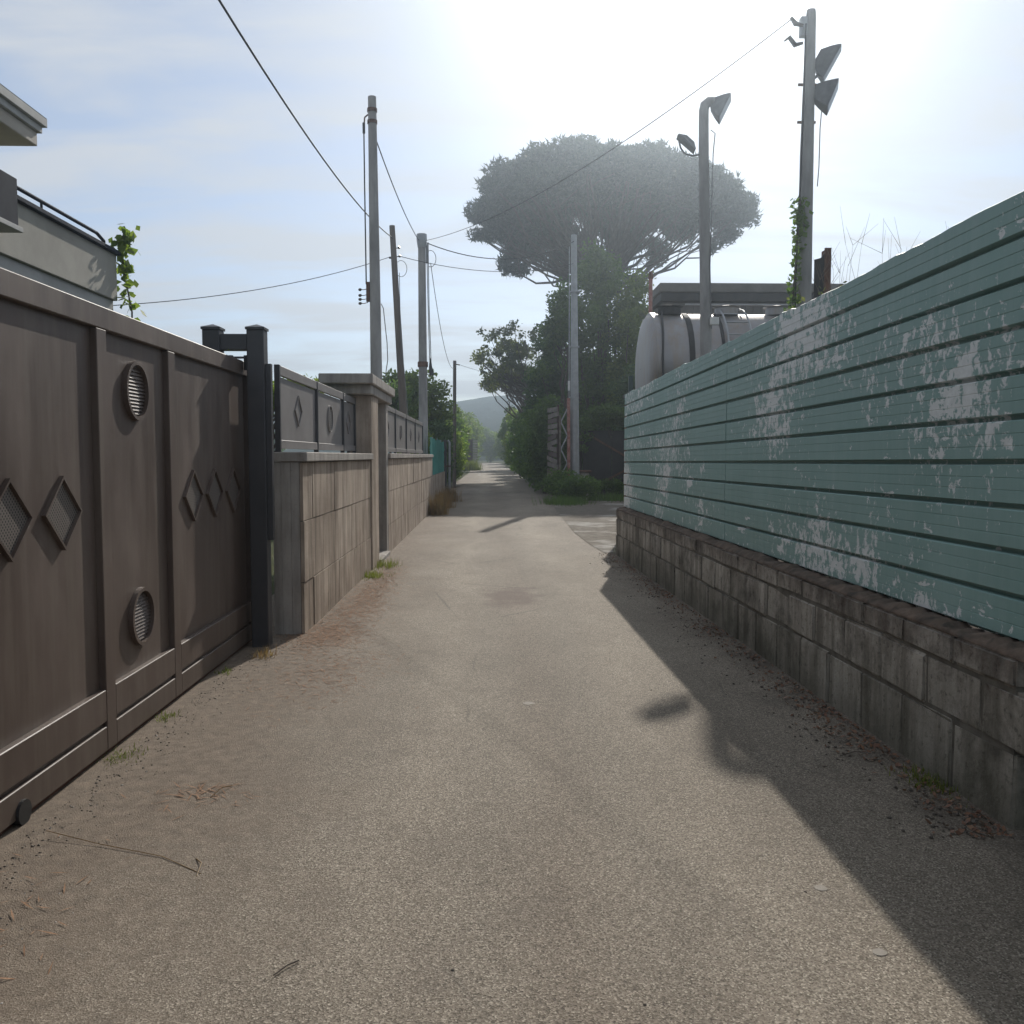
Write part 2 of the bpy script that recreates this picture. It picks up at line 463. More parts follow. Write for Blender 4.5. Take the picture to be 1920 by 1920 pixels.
def m_cladding():
    t = NT('peeling_green_cladding')
    x, y, z = t.xyz()
    a = t.noise(1.1, 5, 0.6)
    green = t.ramp(a, [(0.3, (0.20, 0.335, 0.31)), (0.55, (0.24, 0.385, 0.358)), (0.75, (0.29, 0.435, 0.407))])
    st = t.noise(11, 5, 0.7, vec=t.mapv(scale=(1, 1, 0.1)))
    green = t.mix(t.ramp(st, [(0.42, 0.0), (0.75, 0.5)]), green, (0.33, 0.45, 0.43))
    # flakes: fine upright shreds gathered in a few areas, plus some larger torn patches
    area = t.noise(0.55, 4, 0.6, vec=t.mapv(scale=(1, 1, 1.7), loc=(0, 1.3, 0.4)))
    fine = t.noise(17, 8, 0.74, vec=t.mapv(scale=(1, 0.9, 0.7)), dist=0.4)
    patch = t.noise(4.6, 8, 0.62, vec=t.mapv(scale=(1, 0.62, 1.7), loc=(3.1, 0.4, 0.2)), dist=0.5)
    cell = t.voro(6.5, vec=t.mapv(scale=(1, 1, 1.2)), out='Color')
    cv = t.n.new('ShaderNodeRGBToBW'); t.link(cell, cv.inputs[0])
    s1 = t.math('ADD', fine, t.math('MULTIPLY', area, 0.85))
    m1 = t.ramp(s1, [(1.085, 0.0), (1.10, 1.0)])
    m1 = t.n.new('ShaderNodeMapRange'); m1.inputs['From Min'].default_value = 1.026; m1.inputs['From Max'].default_value = 1.036
    t.link(s1, m1.inputs['Value'])
    s2 = t.math('ADD', patch, t.math('ADD', t.math('MULTIPLY', fine, 0.25), t.math('MULTIPLY', area, 0.5)))
    m2 = t.n.new('ShaderNodeMapRange'); m2.inputs['From Min'].default_value = 1.022; m2.inputs['From Max'].default_value = 1.027
    t.link(s2, m2.inputs['Value'])
    pm = t.math('MAXIMUM', m1.outputs[0], m2.outputs[0], True)
    base = t.ramp(t.noise(30, 4, 0.7), [(0.3, (0.66, 0.68, 0.67)), (0.7, (0.82, 0.84, 0.83))])
    col = t.mix(t.math('MULTIPLY', pm, 0.92), green, base)
    hb = t.n.new('ShaderNodeBump'); hb.inputs['Strength'].default_value = 0.5; hb.inputs['Distance'].default_value = 0.003; hb.invert = True
    t.link(pm, hb.inputs['Height']); t.link(hb.outputs[0], t.p.inputs['Normal'])
    return t.done(col, t.ramp(a, [(0.3, 0.48), (0.7, 0.62)]), 0, 0.4)
M['clad'] = m_cladding()
M['clad_dark'] = simple('dark_teal_steel', (0.030, 0.055, 0.055), (0.045, 0.075, 0.072), 4, 0.5)

M['pole_conc'] = simple('pole_concrete', (0.22, 0.215, 0.21), (0.42, 0.41, 0.40), 4, 0.85, 0, 0.25, 60, (1, 1, 0.3))
M['pole_wood'] = simple('weathered_pole_wood', (0.10, 0.078, 0.065), (0.19, 0.155, 0.13), 6, 0.85, 0, 0.5, 30, (1, 1, 0.12))
M['pole_steel'] = simple('galvanised_steel', (0.30, 0.31, 0.32), (0.42, 0.43, 0.44), 5, 0.5, 0.6, 0.08, 60)
M['cable'] = simple('black_cable', (0.018, 0.018, 0.020), (0.030, 0.030, 0.032), 20, 0.6, 0, 0)
M['cable_grey'] = simple('grey_cable', (0.16, 0.16, 0.16), (0.22, 0.22, 0.22), 20, 0.6, 0, 0)
M['insul'] = simple('brown_glazed_insulator', (0.035, 0.025, 0.022), (0.06, 0.04, 0.035), 20, 0.25, 0, 0)
M['lamp'] = simple('grey_cast_lamp_housing', (0.10, 0.105, 0.11), (0.16, 0.165, 0.17), 9, 0.5, 0.2, 0.05)
def m_glass():
    t = NT('dusty_lamp_glass')
    t.done((0.10, 0.11, 0.12), 0.3, 0, 0.5)
    return t.m
M['glass'] = m_glass()
M['white_box'] = simple('white_plastic_box', (0.60, 0.60, 0.58), (0.72, 0.72, 0.70), 8, 0.5, 0, 0.05)
M['plaster'] = simple('grey_beige_plaster', (0.30, 0.285, 0.25), (0.41, 0.39, 0.345), 1.6, 0.9, 0, 0.25, 70)
M['trim'] = simple('pale_grey_trim', (0.36, 0.355, 0.34), (0.46, 0.455, 0.44), 3, 0.8, 0, 0.15, 60)
M['soffit'] = simple('painted_timber_soffit', (0.38, 0.34, 0.29), (0.48, 0.44, 0.38), 2, 0.8, 0, 0.2, 40)
M['rail_dark'] = simple('dark_blue_grey_railing', (0.020, 0.024, 0.034), (0.035, 0.04, 0.052), 5, 0.8, 0.0, 0.03, spec=0.15)
M['bark'] = simple('tree_bark', (0.055, 0.042, 0.034), (0.12, 0.095, 0.078), 5, 0.95, 0, 0.9, 22, (1, 1, 0.35))
M['bark_pine'] = simple('pine_bark', (0.070, 0.050, 0.042), (0.14, 0.105, 0.085), 4, 0.95, 0, 0.9, 16, (1, 1, 0.4))
M['rust'] = simple('rusty_steel', (0.075, 0.034, 0.022), (0.19, 0.095, 0.062), 9, 0.85, 0.1, 0.5, 50)
M['red_paint'] = simple('flaking_red_paint', (0.24, 0.055, 0.042), (0.42, 0.25, 0.21), 7, 0.7, 0, 0.3, 40)
M['old_wood'] = simple('greyed_planks', (0.11, 0.088, 0.075), (0.235, 0.195, 0.17), 7, 0.9, 0, 0.5, 30, (1, 0.2, 1))
M['dark_wood'] = simple('dark_red_brown_boards', (0.055, 0.030, 0.026), (0.10, 0.06, 0.052), 7, 0.85, 0, 0.4, 30)
M['pale_wood'] = simple('bleached_boards', (0.30, 0.275, 0.24), (0.45, 0.42, 0.38), 7, 0.85, 0, 0.4, 30)
M['dark_metal'] = simple('dark_weathered_sheet', (0.020, 0.020, 0.022), (0.045, 0.042, 0.042), 3, 0.75, 0, 0.3, 30)
M['block_white'] = simple('whitewashed_block', (0.34, 0.31, 0.29), (0.52, 0.48, 0.45), 6, 0.9, 0, 0.5, 40)
def m_tank():
    t = NT('dull_stainless_steel')
    a = t.noise(1.6, 5, 0.6)
    st = t.noise(5, 5, 0.65, vec=t.mapv(scale=(1, 1, 0.15)))
    col = t.mix(t.ramp(st, [(0.42, 0.0), (0.70, 0.7)]), t.ramp(a, [(0.3, (0.24, 0.235, 0.24)), (0.7, (0.36, 0.355, 0.36))]), (0.30, 0.24, 0.18))
    t.bump(t.noise(2.2, 3, 0.5), 0.12, 0.03)
    return t.done(col, t.ramp(a, [(0.3, 0.38), (0.7, 0.58)]), 0.6)
M['tank'] = m_tank()
M['shed'] = simple('weathered_fibre_cement', (0.115, 0.105, 0.098), (0.18, 0.168, 0.158), 2, 0.9, 0, 0.3, 30)
def m_net():
    t = NT('green_shade_netting')
    a = t.noise(3, 5, 0.6, vec=t.mapv(scale=(1, 1, 0.3)))
    col = t.ramp(a, [(0.3, (0.055, 0.24, 0.205)), (0.7, (0.12, 0.36, 0.31))])
    t.done(col, 0.8, 0, 0.2)
    tr = t.n.new('ShaderNodeBsdfTranslucent'); t.link(col, tr.inputs['Color'])
    mx = t.n.new('ShaderNodeMixShader'); mx.inputs[0].default_value = 0.45
    t.link(t.p.outputs[0], mx.inputs[1]); t.link(tr.outputs[0], mx.inputs[2]); t.link(mx.outputs[0], t.out.inputs['Surface'])
    return t.m
M['net'] = m_net()
M['stain'] = simple('pale_stain', (0.27, 0.24, 0.20), (0.34, 0.305, 0.26), 60, 0.9, 0, 0)
M['pebble'] = simple('dark_clods', (0.07, 0.058, 0.047), (0.20, 0.17, 0.14), 40, 0.95, 0, 0.2)
M['pebble_pale'] = simple('pale_gravel', (0.22, 0.20, 0.18), (0.42, 0.39, 0.35), 40, 0.9, 0, 0.2)
M['needle_litter'] = simple('dry_pine_needles', (0.19, 0.10, 0.055), (0.36, 0.21, 0.12), 30, 0.9, 0, 0)
M['dead_leaf'] = leaf_mat('dead_leaves', (0.11, 0.055, 0.035), (0.19, 0.090, 0.058), (0.27, 0.16, 0.10), 0.2)
M['straw'] = leaf_mat('dry_grass', (0.20, 0.14, 0.075), (0.31, 0.22, 0.12), (0.26, 0.14, 0.07), 0.35)
M['twig'] = simple('bare_twigs', (0.13, 0.10, 0.075), (0.22, 0.17, 0.13), 12, 0.9, 0, 0)
M['leaf_grass'] = leaf_mat('fresh_weeds', (0.085, 0.115, 0.024), (0.135, 0.165, 0.034), (0.20, 0.21, 0.055), 0.45)
M['leaf_bright'] = leaf_mat('yellow_green_leaves', (0.085, 0.135, 0.026), (0.135, 0.195, 0.036), (0.205, 0.255, 0.056), 0.58)
M['leaf_mid'] = leaf_mat('green_leaves', (0.055, 0.108, 0.030), (0.090, 0.152, 0.040), (0.14, 0.205, 0.058), 0.55)
M['leaf_dark'] = leaf_mat('dark_evergreen_leaves', (0.038, 0.080, 0.034), (0.060, 0.116, 0.046), (0.098, 0.160, 0.060), 0.5)
M['leaf_olive'] = leaf_mat('olive_brown_leaves', (0.075, 0.100, 0.034), (0.115, 0.140, 0.050), (0.17, 0.175, 0.075), 0.55)
M['needles'] = leaf_mat('pine_needles', (0.030, 0.048, 0.028), (0.042, 0.064, 0.034), (0.058, 0.082, 0.042), 0.15)
M['needles_brown'] = leaf_mat('far_pine_needles', (0.055, 0.052, 0.032), (0.082, 0.074, 0.045), (0.11, 0.095, 0.06), 0.3)

# ------------------------------------------------------------------ helpers: foliage
def rand_unit(n):
    v = rng.normal(size=(n, 3)); return v / np.linalg.norm(v, axis=1, keepdims=True)

def leaf_quads(P, L, W, up=0.3):
    """rhombic leaves at points P"""
    n = len(P)
    nrm = rand_unit(n) + np.array([0, 0, up]); nrm /= np.linalg.norm(nrm, axis=1, keepdims=True)
    t = np.cross(nrm, rand_unit(n)); t /= np.linalg.norm(t, axis=1, keepdims=True) + 1e-9
    b = np.cross(nrm, t)
    s = rng.uniform(0.65, 1.3, size=(n, 1))
    t = t * L * s / 2; b = b * W * s / 2
    V = np.empty((n * 4, 3)); V[0::4] = P - t; V[1::4] = P + b - t * 0.1; V[2::4] = P + t; V[3::4] = P - b - t * 0.1
    F = np.arange(n * 4).reshape(n, 4)
    return V, F

def blob_points(centers, radii, n, squash=0.75, shell=0.45):
    centers = np.asarray(centers, float); radii = np.asarray(radii, float)
    w = radii ** 2; w /= w.sum()
    k = rng.choice(len(centers), size=n, p=w)
    d = rand_unit(n) * (rng.uniform(0, 1, (n, 1)) ** shell)
    d[:, 2] *= squash
    return centers[k] + d * radii[k][:, None] * rng.uniform(0.8, 1.15, (n, 1))

def blobs_in(center, rad, n, rmin, rmax, low=-1.0, hollow=0.55):
    """clump centres scattered in an ellipsoid, mostly near its skin"""
    out = []; rr = []
    while len(out) < n:
        d = rand_unit(1)[0]
        if d[2] < low: continue
        q = rng.uniform(hollow, 1.0)
        r = rng.uniform(rmin, rmax)
        sc = np.maximum(np.array(rad) - r * 0.8, 0.05)
        out.append(np.array(center) + d * q * sc); rr.append(r)
    return np.array(out), np.array(rr)

def sweep(p0, p1, n=5, wob=0.1, bend=(0, 0, 0)):
    p0, p1 = np.array(p0, float), np.array(p1, float); L = np.linalg.norm(p1 - p0)
    pts = []
    for i in range(n):
        f = i / (n - 1)
        p = p0 + (p1 - p0) * f + np.array(bend) * math.sin(math.pi * f)
        if 0 < i < n - 1: p = p + rng.normal(size=3) * wob * L * 0.12
        pts.append(p)
    return pts

def shrub(name, label, cat, base, center, rad, nb, nl, leaf, mat, group=None, rb=(0.35, 0.7), low=-0.8, stems=4, hollow=0.45, extra=None):
    t = thing(name, label, cat, base, group)
    C_, r_ = blobs_in(center, rad, nb, rb[0], rb[1], low, hollow)
    if extra is not None:
        C_ = np.vstack([C_, np.array([e[:3] for e in extra])]); r_ = np.concatenate([r_, [e[3] for e in extra]])
    C_[:, 2] = np.maximum(C_[:, 2], 0.25)
    P = blob_points(C_, r_, nl)
    P = P[P[:, 2] > 0.03]
    V, F = leaf_quads(P, leaf, leaf * 0.55)
    np_mesh('foliage', V, F, mat, t)
    mb = MB()
    for i in range(stems):
        tgt = C_[rng.integers(len(C_))]
        mb.tube(sweep((base[0] + rng.normal() * 0.12, base[1] + rng.normal() * 0.12, base[2] - 0.05), tgt, 4, 0.3), [0.05, 0.04, 0.03, 0.012], 5)
    mb.build('stem', M['bark'], t, smooth=True)
    return t

def tree(name, label, base, trunk_top, trunk_r, center, rad, nb, nl, leaf, mat, group=None, rb=(0.5, 1.0), limbs=14, low=-0.7, hollow=0.5, bark='bark', twigs=0):
    t = thing(name, label, 'tree', base, group)
    C_, r_ = blobs_in(center, rad, nb, rb[0], rb[1], low, hollow)
    dd = np.sort(np.linalg.norm(C_[:, None] - C_[None], axis=2), axis=1)
    ok_ = dd[:, 2] < rb[1] * 1.9
    C_ = C_[ok_]; r_ = r_[ok_]
    P = blob_points(C_, r_, nl)
    V, F = leaf_quads(P, leaf, leaf * 0.55)
    np_mesh('crown', V, F, mat, t)
    mb = MB()
    tp = sweep((base[0], base[1], base[2] - 0.1), trunk_top, 6, 0.25)
    mb.tube(tp, [trunk_r * (1.15 - 0.5 * i / 5) for i in range(6)], 8)
    mb.build('trunk', M[bark], t, smooth=True)
    lb = MB()
    for i in range(limbs):
        tgt = C_[rng.integers(len(C_))]
        k = rng.integers(3, 6)
        path = sweep(tp[k], tgt, 5, 0.45, (0, 0, -0.1 * rad[2]))
        r0 = trunk_r * rng.uniform(0.3, 0.5)
        lb.tube(path, [r0, r0 * 0.75, r0 * 0.5, r0 * 0.32, 0.012], 5)
        for q in range(twigs):
            s = path[rng.integers(2, 5)]
            lb.tube(sweep(s, C_[rng.integers(len(C_))] * 0.35 + np.array(s) * 0.65, 4, 0.5), [r0 * 0.3, r0 * 0.2, 0.012, 0.008], 4)
    lb.build('limbs', M[bark], t, smooth=True)
    return t

def blades(P, L, W, lean=0.5):
    """upright grass blades: thin triangles"""
    n = len(P)
    a = rng.uniform(0, 2 * math.pi, n); s = rng.uniform(0.5, 1.2, n) * L
    d = np.stack([np.cos(a), np.sin(a), np.zeros(n)], 1)
    ln = rng.uniform(0, lean, n)
    tip = P + d * (ln * s)[:, None] + np.array([0, 0, 1.0]) * s[:, None]
    q = np.stack([-np.sin(a), np.cos(a), np.zeros(n)], 1) * W / 2
    V = np.empty((n * 3, 3)); V[0::3] = P - q; V[1::3] = P + q; V[2::3] = tip
    return V, np.arange(n * 3).reshape(n, 3)

def wire(name, label, p0, p1, sag, r=0.011, n=18, mat='cable', group=None):
    pts = []
    for i in range(n):
        f = i / (n - 1)
        pts.append((p0[0] + (p1[0] - p0[0]) * f, p0[1] + (p1[1] - p0[1]) * f, p0[2] + (p1[2] - p0[2]) * f - sag * 4 * f * (1 - f)))
    o = MB().tube(pts, r, 6).build(name, M[mat], org=p0, smooth=True)
    return tag(o, label, 'cable', group)

# ================================================================== SETTING
def struct(name, V, F, mat):
    o = np_mesh(name, np.array(V, float), np.array(F), mat)
    o['kind'] = 'structure'
    return o

# ground sheet to the hills
struct('ground', [(-438, -438, -0.03), (438, -438, -0.03), (438, 438, -0.03), (-438, 438, -0.03)], [(0, 1, 2, 3)], M['ground'])
# the lane
ys = list(np.arange(-8, 60, 2.0)) + list(np.arange(60, 224, 12.0))
V = []; F = []
for i, y in enumerate(ys):
    wl_, wr_ = -2.5, 2.42
    if y > 34: wl_ = -1.95 + 0.10 * math.sin(y * 0.31)
    if y > 30: wr_ = 2.55 + 0.15 * math.sin(y * 0.23)
    V += [(wl_, y, 0.0), (wl_ * 0.4, y, 0.012), (wr_ * 0.4, y, 0.012), (wr_, y, 0.0)]
    if i:
        a = (i - 1) * 4; b = i * 4
        F += [(a + k, a + k + 1, b + k + 1, b + k) for k in range(3)]
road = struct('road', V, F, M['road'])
# side entrance between the block wall and the derelict gate
V = []; F = []
prof = [(14.6, 2.0, 7.5), (16.0, 1.75, 8.2), (18.5, 1.85, 9.0), (21.0, 1.95, 9.4), (24.0, 2.0, 9.0), (27.0, 2.05, 8.0), (30.0, 2.2, 6.2), (31.6, 2.4, 5.6)]
for i, (y, a, b) in enumerate(prof):
    for k in range(6):
        f = k / 5; V.append((a + (b - a) * f + (0.12 * math.sin(y * 2 + k) if k == 0 else 0), y, 0.010 if k else 0.0115))
    if i:
        F += [((i - 1) * 6 + k, (i - 1) * 6 + k + 1, i * 6 + k + 1, i * 6 + k) for k in range(5)]
struct('dirt_lane', V, F, M['lane'])
# hills
V = []; F = []
NH = 180
for i in range(NH):
    a = 2 * math.pi * i / NH
    h = 30 + 9 * math.sin(3 * a + 0.6) + 5 * math.sin(7 * a + 2) + 2.5 * math.sin(17 * a) + 1.2 * math.sin(41 * a + 1)
    for r_, hh in ((300, -0.5), (340, h * 0.30), (375, h * 0.58), (395, h * 0.68), (425, h * 0.2)):
        V.append((r_ * math.sin(a), r_ * math.cos(a), hh))
for i in range(NH):
    j = (i + 1) % NH
    F += [(i * 5 + k, i * 5 + k + 1, j * 5 + k + 1, j * 5 + k) for k in range(4)]
hills = struct('hills', V, F, M['hill'])

# pale marks on the asphalt
for (x, y, r_) in ((1.22, 3.18, 0.024), (1.25, 2.75, 0.025), (0.25, 5.67, 0.040)):
    n = 11
    pts = [(x + r_ * rng.uniform(0.8, 1.15) * math.cos(2 * math.pi * k / n), y + r_ * rng.uniform(0.75, 1.1) * math.sin(2 * math.pi * k / n)) for k in range(n)]
    MB().prism(pts, 'z', 0.004, 0.0118 if x > 1 else 0.0133).build('pale_stain', M['stain'], road)

# ================================================================== LEFT: SLIDING GATE
XG = -2.03                        # front face of the frame
XP = XG - 0.037                   # face of the recessed sheets
gate = thing('sliding_gate', 'brown steel sliding gate with raised diamonds and round louvred vents', 'gate', (-2.06, 4.0, 0.0))
G0, G1 = 0.02, 7.77
MB().box(XG - 0.07, XG, G0, G1, 2.268, 2.385, 0.005).build('top_rail', M['gate'], gate)
wide = [(0.14, 1.86), (3.02, 4.74), (5.90, 7.64)]
narrow = [(1.98, 2.90), (4.86, 5.78)]
bays = sorted(wide + narrow)
stiles = [(G0, 0.14)] + [(bays[i][1], bays[i + 1][0]) for i in range(len(bays) - 1)] + [(7.64, G1)]
for a, b in stiles:
    MB().box(XG - 0.07, XG - 0.001, a, b, 0.035, 2.266, 0.004).build('stile', M['gate'], gate)
for a, b in bays:
    sh = MB().box(XP - 0.012, XP, a + 0.001, b - 0.001, 0.33, 2.267).build('sheet_panel', M['gate'], gate)
    MB().box(XG - 0.068, XG - 0.002, a + 0.001, b - 0.001, 0.192, 0.362, 0.004).build('middle_rail', M['gate'], gate)
    MB().box(XG - 0.068, XG - 0.002, a + 0.001, b - 0.001, 0.035, 0.166, 0.004).build('bottom_rail', M['gate'], gate)
    MB().box(XG - 0.05, XG - 0.022, a + 0.002, b - 0.002, 0.164, 0.194).build('groove_strip', M['gate'], gate)
    if (a, b) in wide:
        for k in (-1, 0, 1):
            cy, cz = (a + b) / 2 + 0.003 + 0.485 * k, 1.325
            def dia(h, v): return [(cy - h, cz), (cy, cz - v), (cy + h, cz), (cy, cz + v)]
            fr = MB().frame_ring(dia(0.190, 0.180), dia(0.174, 0.164), 'x', XP + 0.0005, XP + 0.022).build('diamond_frame', M['gate'], gate)
            MB().prism(dia(0.173, 0.163), 'x', XP + 0.001, XP + 0.005).build('perforated_plate', M['perf'], fr)
    else:
        for cz in (1.978, 0.655):
            cy = (a + b) / 2 - 0.015
            def circ(r_, n=36): return [(cy + r_ * math.cos(2 * math.pi * k / n), cz + r_ * math.sin(2 * math.pi * k / n)) for k in range(n)]
            fr = MB().frame_ring(circ(0.172), circ(0.150), 'x', XP + 0.0005, XP + 0.030).build('vent_ring', M['gate'], gate)
            mb = MB()
            for q in range(14):
                zz = cz - 0.135 + q * 0.0205
                hw = math.sqrt(max(0.0, 0.149 ** 2 - (zz + 0.006 - cz) ** 2))
                if hw < 0.03: continue
                mb.add([(XP + 0.001, cy - hw, zz + 0.016), (XP + 0.001, cy + hw, zz + 0.016), (XP + 0.010, cy + hw, zz), (XP + 0.010, cy - hw, zz),
                        (XP + 0.001, cy - hw, zz - 0.001), (XP + 0.001, cy + hw, zz - 0.001)],
                       [(0, 1, 2, 3), (3, 2, 5, 4), (0, 3, 4), (1, 5, 2)])
            mb.build('louvre', M['gate'], fr)
mb = MB().prism([(3.86 + 0.055 * math.cos(k * math.pi / 10), 0.055 + 0.055 * math.sin(k * math.pi / 10)) for k in range(20)], 'x', XG - 0.045, XG + 0.012)
mb.build('roller', M['gate_black'], gate)
MB().box(XG - 0.10, XG - 0.03, G0, G1 + 0.2, 0.004, 0.022).build('floor_track', M['rust'], gate)

# guide portal over the gate
gp = thing('gate_portal', 'dark grey steel portal of two posts and a crossbar guiding the sliding gate', 'gate post', (-2.08, 7.53, 0))
for x0, x1 in ((-1.985, -1.845), (-2.345, -2.205)):
    p = MB().box(x0, x1, 7.46, 7.60, -0.05, 2.635, 0.006).build('post', M['darkpost'], gp)
    cx = (x0 + x1) / 2
    MB().add([(x0 - 0.008, 7.452, 2.635), (x1 + 0.008, 7.452, 2.635), (x1 + 0.008, 7.608, 2.635), (x0 - 0.008, 7.608, 2.635),
              (x0 - 0.008, 7.452, 2.655), (x1 + 0.008, 7.452, 2.655), (x1 + 0.008, 7.608, 2.655), (x0 - 0.008, 7.608, 2.655), (cx, 7.53, 2.685)],
             [(3, 2, 1, 0), (0, 1, 5, 4), (1, 2, 6, 5), (2, 3, 7, 6), (3, 0, 4, 7), (4, 5, 8), (5, 6, 8), (6, 7, 8), (7, 4, 8)]).build('post_cap', M['darkpost'], p)
MB().box(-2.204, -1.986, 7.475, 7.585, 2.47, 2.60, 0.004).build('crossbar', M['darkpost'], gp)
mb = MB().box(-2.204, -1.986, 7.51, 7.55, 2.405, 2.42)
mb.build('roller_bar', M['darkpost'], gp)
for x in (-2.005, -2.135):
    MB().tube([(x, 7.53, 2.31), (x, 7.53, 2.43)], 0.022, 10).build('guide_roller', M['gate_black'], gp, smooth=True)
MB().box(-1.843, -1.80, 7.50, 7.56, 0.9, 2.36).build('strike_channel', M['darkpost'], gp)

# ================================================================== LEFT: CONCRETE WALL, CANOPY, PANEL FENCE
def boards_x(y0, y1, z0, z1, xf, back):
    """vertical board marks on a face looking to +X"""
    mb = MB(); y = y0
    while y < y1 - 0.02:
        w = min(rng.uniform(0.22, 0.55), y1 - y)
        if y1 - (y + w) < 0.05: w = y1 - y
        j = rng.normal() * 0.0016
        mb.box(back, xf + j, y + 0.0003, y + w - 0.0003, z0, z1)
        y += w
    return mb

def concrete_wall(name, label, y0, y1, xf, top, lifts, cap, splits, end_boards=True):
    w = thing(name, label, 'wall', ((xf - 0.13), y0, 0))
    MB().box(xf - 0.265, xf - 0.012, y0 + 0.012, y1, -0.06, top - 0.002).build('core', M['mortar'], w)
    ss = [y0] + splits + [y1]
    for zi in range(len(lifts) - 1):
        for si in range(len(ss) - 1):
            off = rng.normal() * 0.004
            boards_x(ss[si] + (0.004 if si else 0), ss[si + 1] - 0.004, lifts[zi] + (0.004 if zi else 0), lifts[zi + 1] - 0.005, xf + off, xf - 0.03).build('cast_panel', M['conc'], w)
    if end_boards:
        mb = MB(); x = xf - 0.268
        for wd in (0.075, 0.085, 0.075):
            mb.box(x + 0.001, x + wd - 0.001, y0 - 0.010 + rng.normal() * 0.002, y0 + 0.03, -0.06, top - 0.004); x += wd
        mb.build('cast_end', M['conc_grey'], w)
    if cap:
        MB().box(xf - 0.30, xf + 0.045, y0 - 0.035, y1 - 0.004, top, top + 0.085, 0.008).build('coping', M['conc_grey'], w)
    return w
concrete_wall('concrete_wall', 'board-marked concrete wall whose end stands against the dark gate portal', 8.0, 12.52, -1.65, 1.55, [-0.05, 0.47, 1.02, 1.545], True, [8.42])
concrete_wall('concrete_wall', 'board-marked concrete wall under four metal panels beyond the entrance canopy', 14.74, 26.0, -1.65, 1.56, [-0.05, 0.47, 1.02, 1.555], True, [18.2, 22.0], False)
concrete_wall('retaining_wall', 'low concrete wall carrying the green netting fence', 26.02, 33.7, -1.655, 1.03, [-0.05, 0.5, 1.025], False, [29.8], False)

ca = thing('entrance_canopy', 'concrete entrance canopy with two-step roof slab on square pillars', 'canopy', (-1.8, 13.5, 0))
for y0, y1 in ((12.53, 13.26),):
    MB().box(-1.93, -1.628, y0, y1, -0.05, 2.44, 0.008).build('pillar', M['conc'], ca)
MB().box(-2.15, -1.652, 14.50, 14.735, -0.05, 2.44, 0.008).build('pillar', M['conc_grey'], ca)
MB().box(-2.20, -1.598, 12.28, 14.85, 2.442, 2.568, 0.010).build('lower_slab', M['conc_grey'], ca)
MB().box(-2.28, -1.555, 12.12, 14.95, 2.570, 2.705, 0.012).build('upper_slab', M['conc_grey'], ca)
MB().box(-2.2, -1.60, 13.262, 14.49, -0.05, 0.07, 0.01).build('threshold', M['conc_grey'], ca)
pd_ = thing('entrance_door', 'dark steel entrance door recessed under the concrete canopy', 'door', (-2.05, 13.9, 0.07))
MB().box(-2.09, -2.05, 13.27, 14.49, 0.075, 2.43, 0.003).build('leaf', M['darkpost'], pd_)
MB().tube([(-2.045, 14.36, 1.05), (-2.0, 14.36, 1.05), (-2.0, 14.24, 1.05)], 0.012, 8).build('handle', M['pole_steel'], pd_, smooth=True)

def panel_fence(name, label, posts, xf, z0, z1, kinds):
    f = thing(name, label, 'fence', (xf, posts[0], z0))
    for y in posts:
        MB().box(xf - 0.03, xf + 0.018, y - 0.02, y + 0.02, z0 - 0.01, z1 + 0.004, 0.002).build('post', M['darkpost'], f)
    for (a, b), kd in zip(zip(posts[:-1], posts[1:]), kinds):
        a += 0.021; b -= 0.021
        MB().box(xf - 0.025, xf + 0.012, a, b, z1 - 0.085, z1, 0.003).build('top_rail', M['rail_fence'], f)
        MB().box(xf - 0.025, xf + 0.012, a, b, z0 + 0.03, z0 + 0.105, 0.003).build('bottom_rail', M['rail_fence'], f)
        p = MB().box(xf - 0.020, xf - 0.010, a, b, z0 + 0.103, z1 - 0.095).build('sheet_panel', M['rail_fence'], f)
        cy, cz = (a + b) / 2 - 0.02, (z0 + z1) / 2 + 0.02
        if kd == 'd':
            def dia(h, v): return [(cy - h, cz), (cy, cz - v), (cy + h, cz), (cy, cz + v)]
            MB().frame_ring(dia(0.165, 0.150), dia(0.152, 0.137), 'x', xf - 0.0098, xf + 0.004).build('diamond_moulding', M['rail_fence'], p)
        else:
            def circ(r_, n=28): return [(cy + r_ * math.cos(2 * math.pi * k / n), cz + r_ * math.sin(2 * math.pi * k / n)) for k in range(n)]
            MB().frame_ring(circ(0.155), circ(0.142), 'x', xf - 0.0098, xf + 0.008).build('ring_moulding', M['rail_fence'], p)
            mb = MB()
            for q in range(11):
                zz = cz - 0.115 + q * 0.021
                hw = math.sqrt(max(0, 0.134 ** 2 - (zz - cz) ** 2))
                mb.box(xf - 0.0095, xf - 0.002, cy - hw, cy + hw, zz, zz + 0.010)
            mb.build('louvre', M['rail_fence'], p)
    return f
panel_fence('panel_fence', 'three grey metal fence panels with diamond and round mouldings on the wall beside the portal', [8.01, 9.76, 11.5, 12.50], -1.86, 1.637, 2.40, 'dod')
panel_fence('panel_fence', 'four narrow-looking grey metal fence panels on the wall beyond the canopy', [15.4, 17.9, 20.25, 22.7, 25.2], -1.86, 1.647, 2.52, 'dodd')

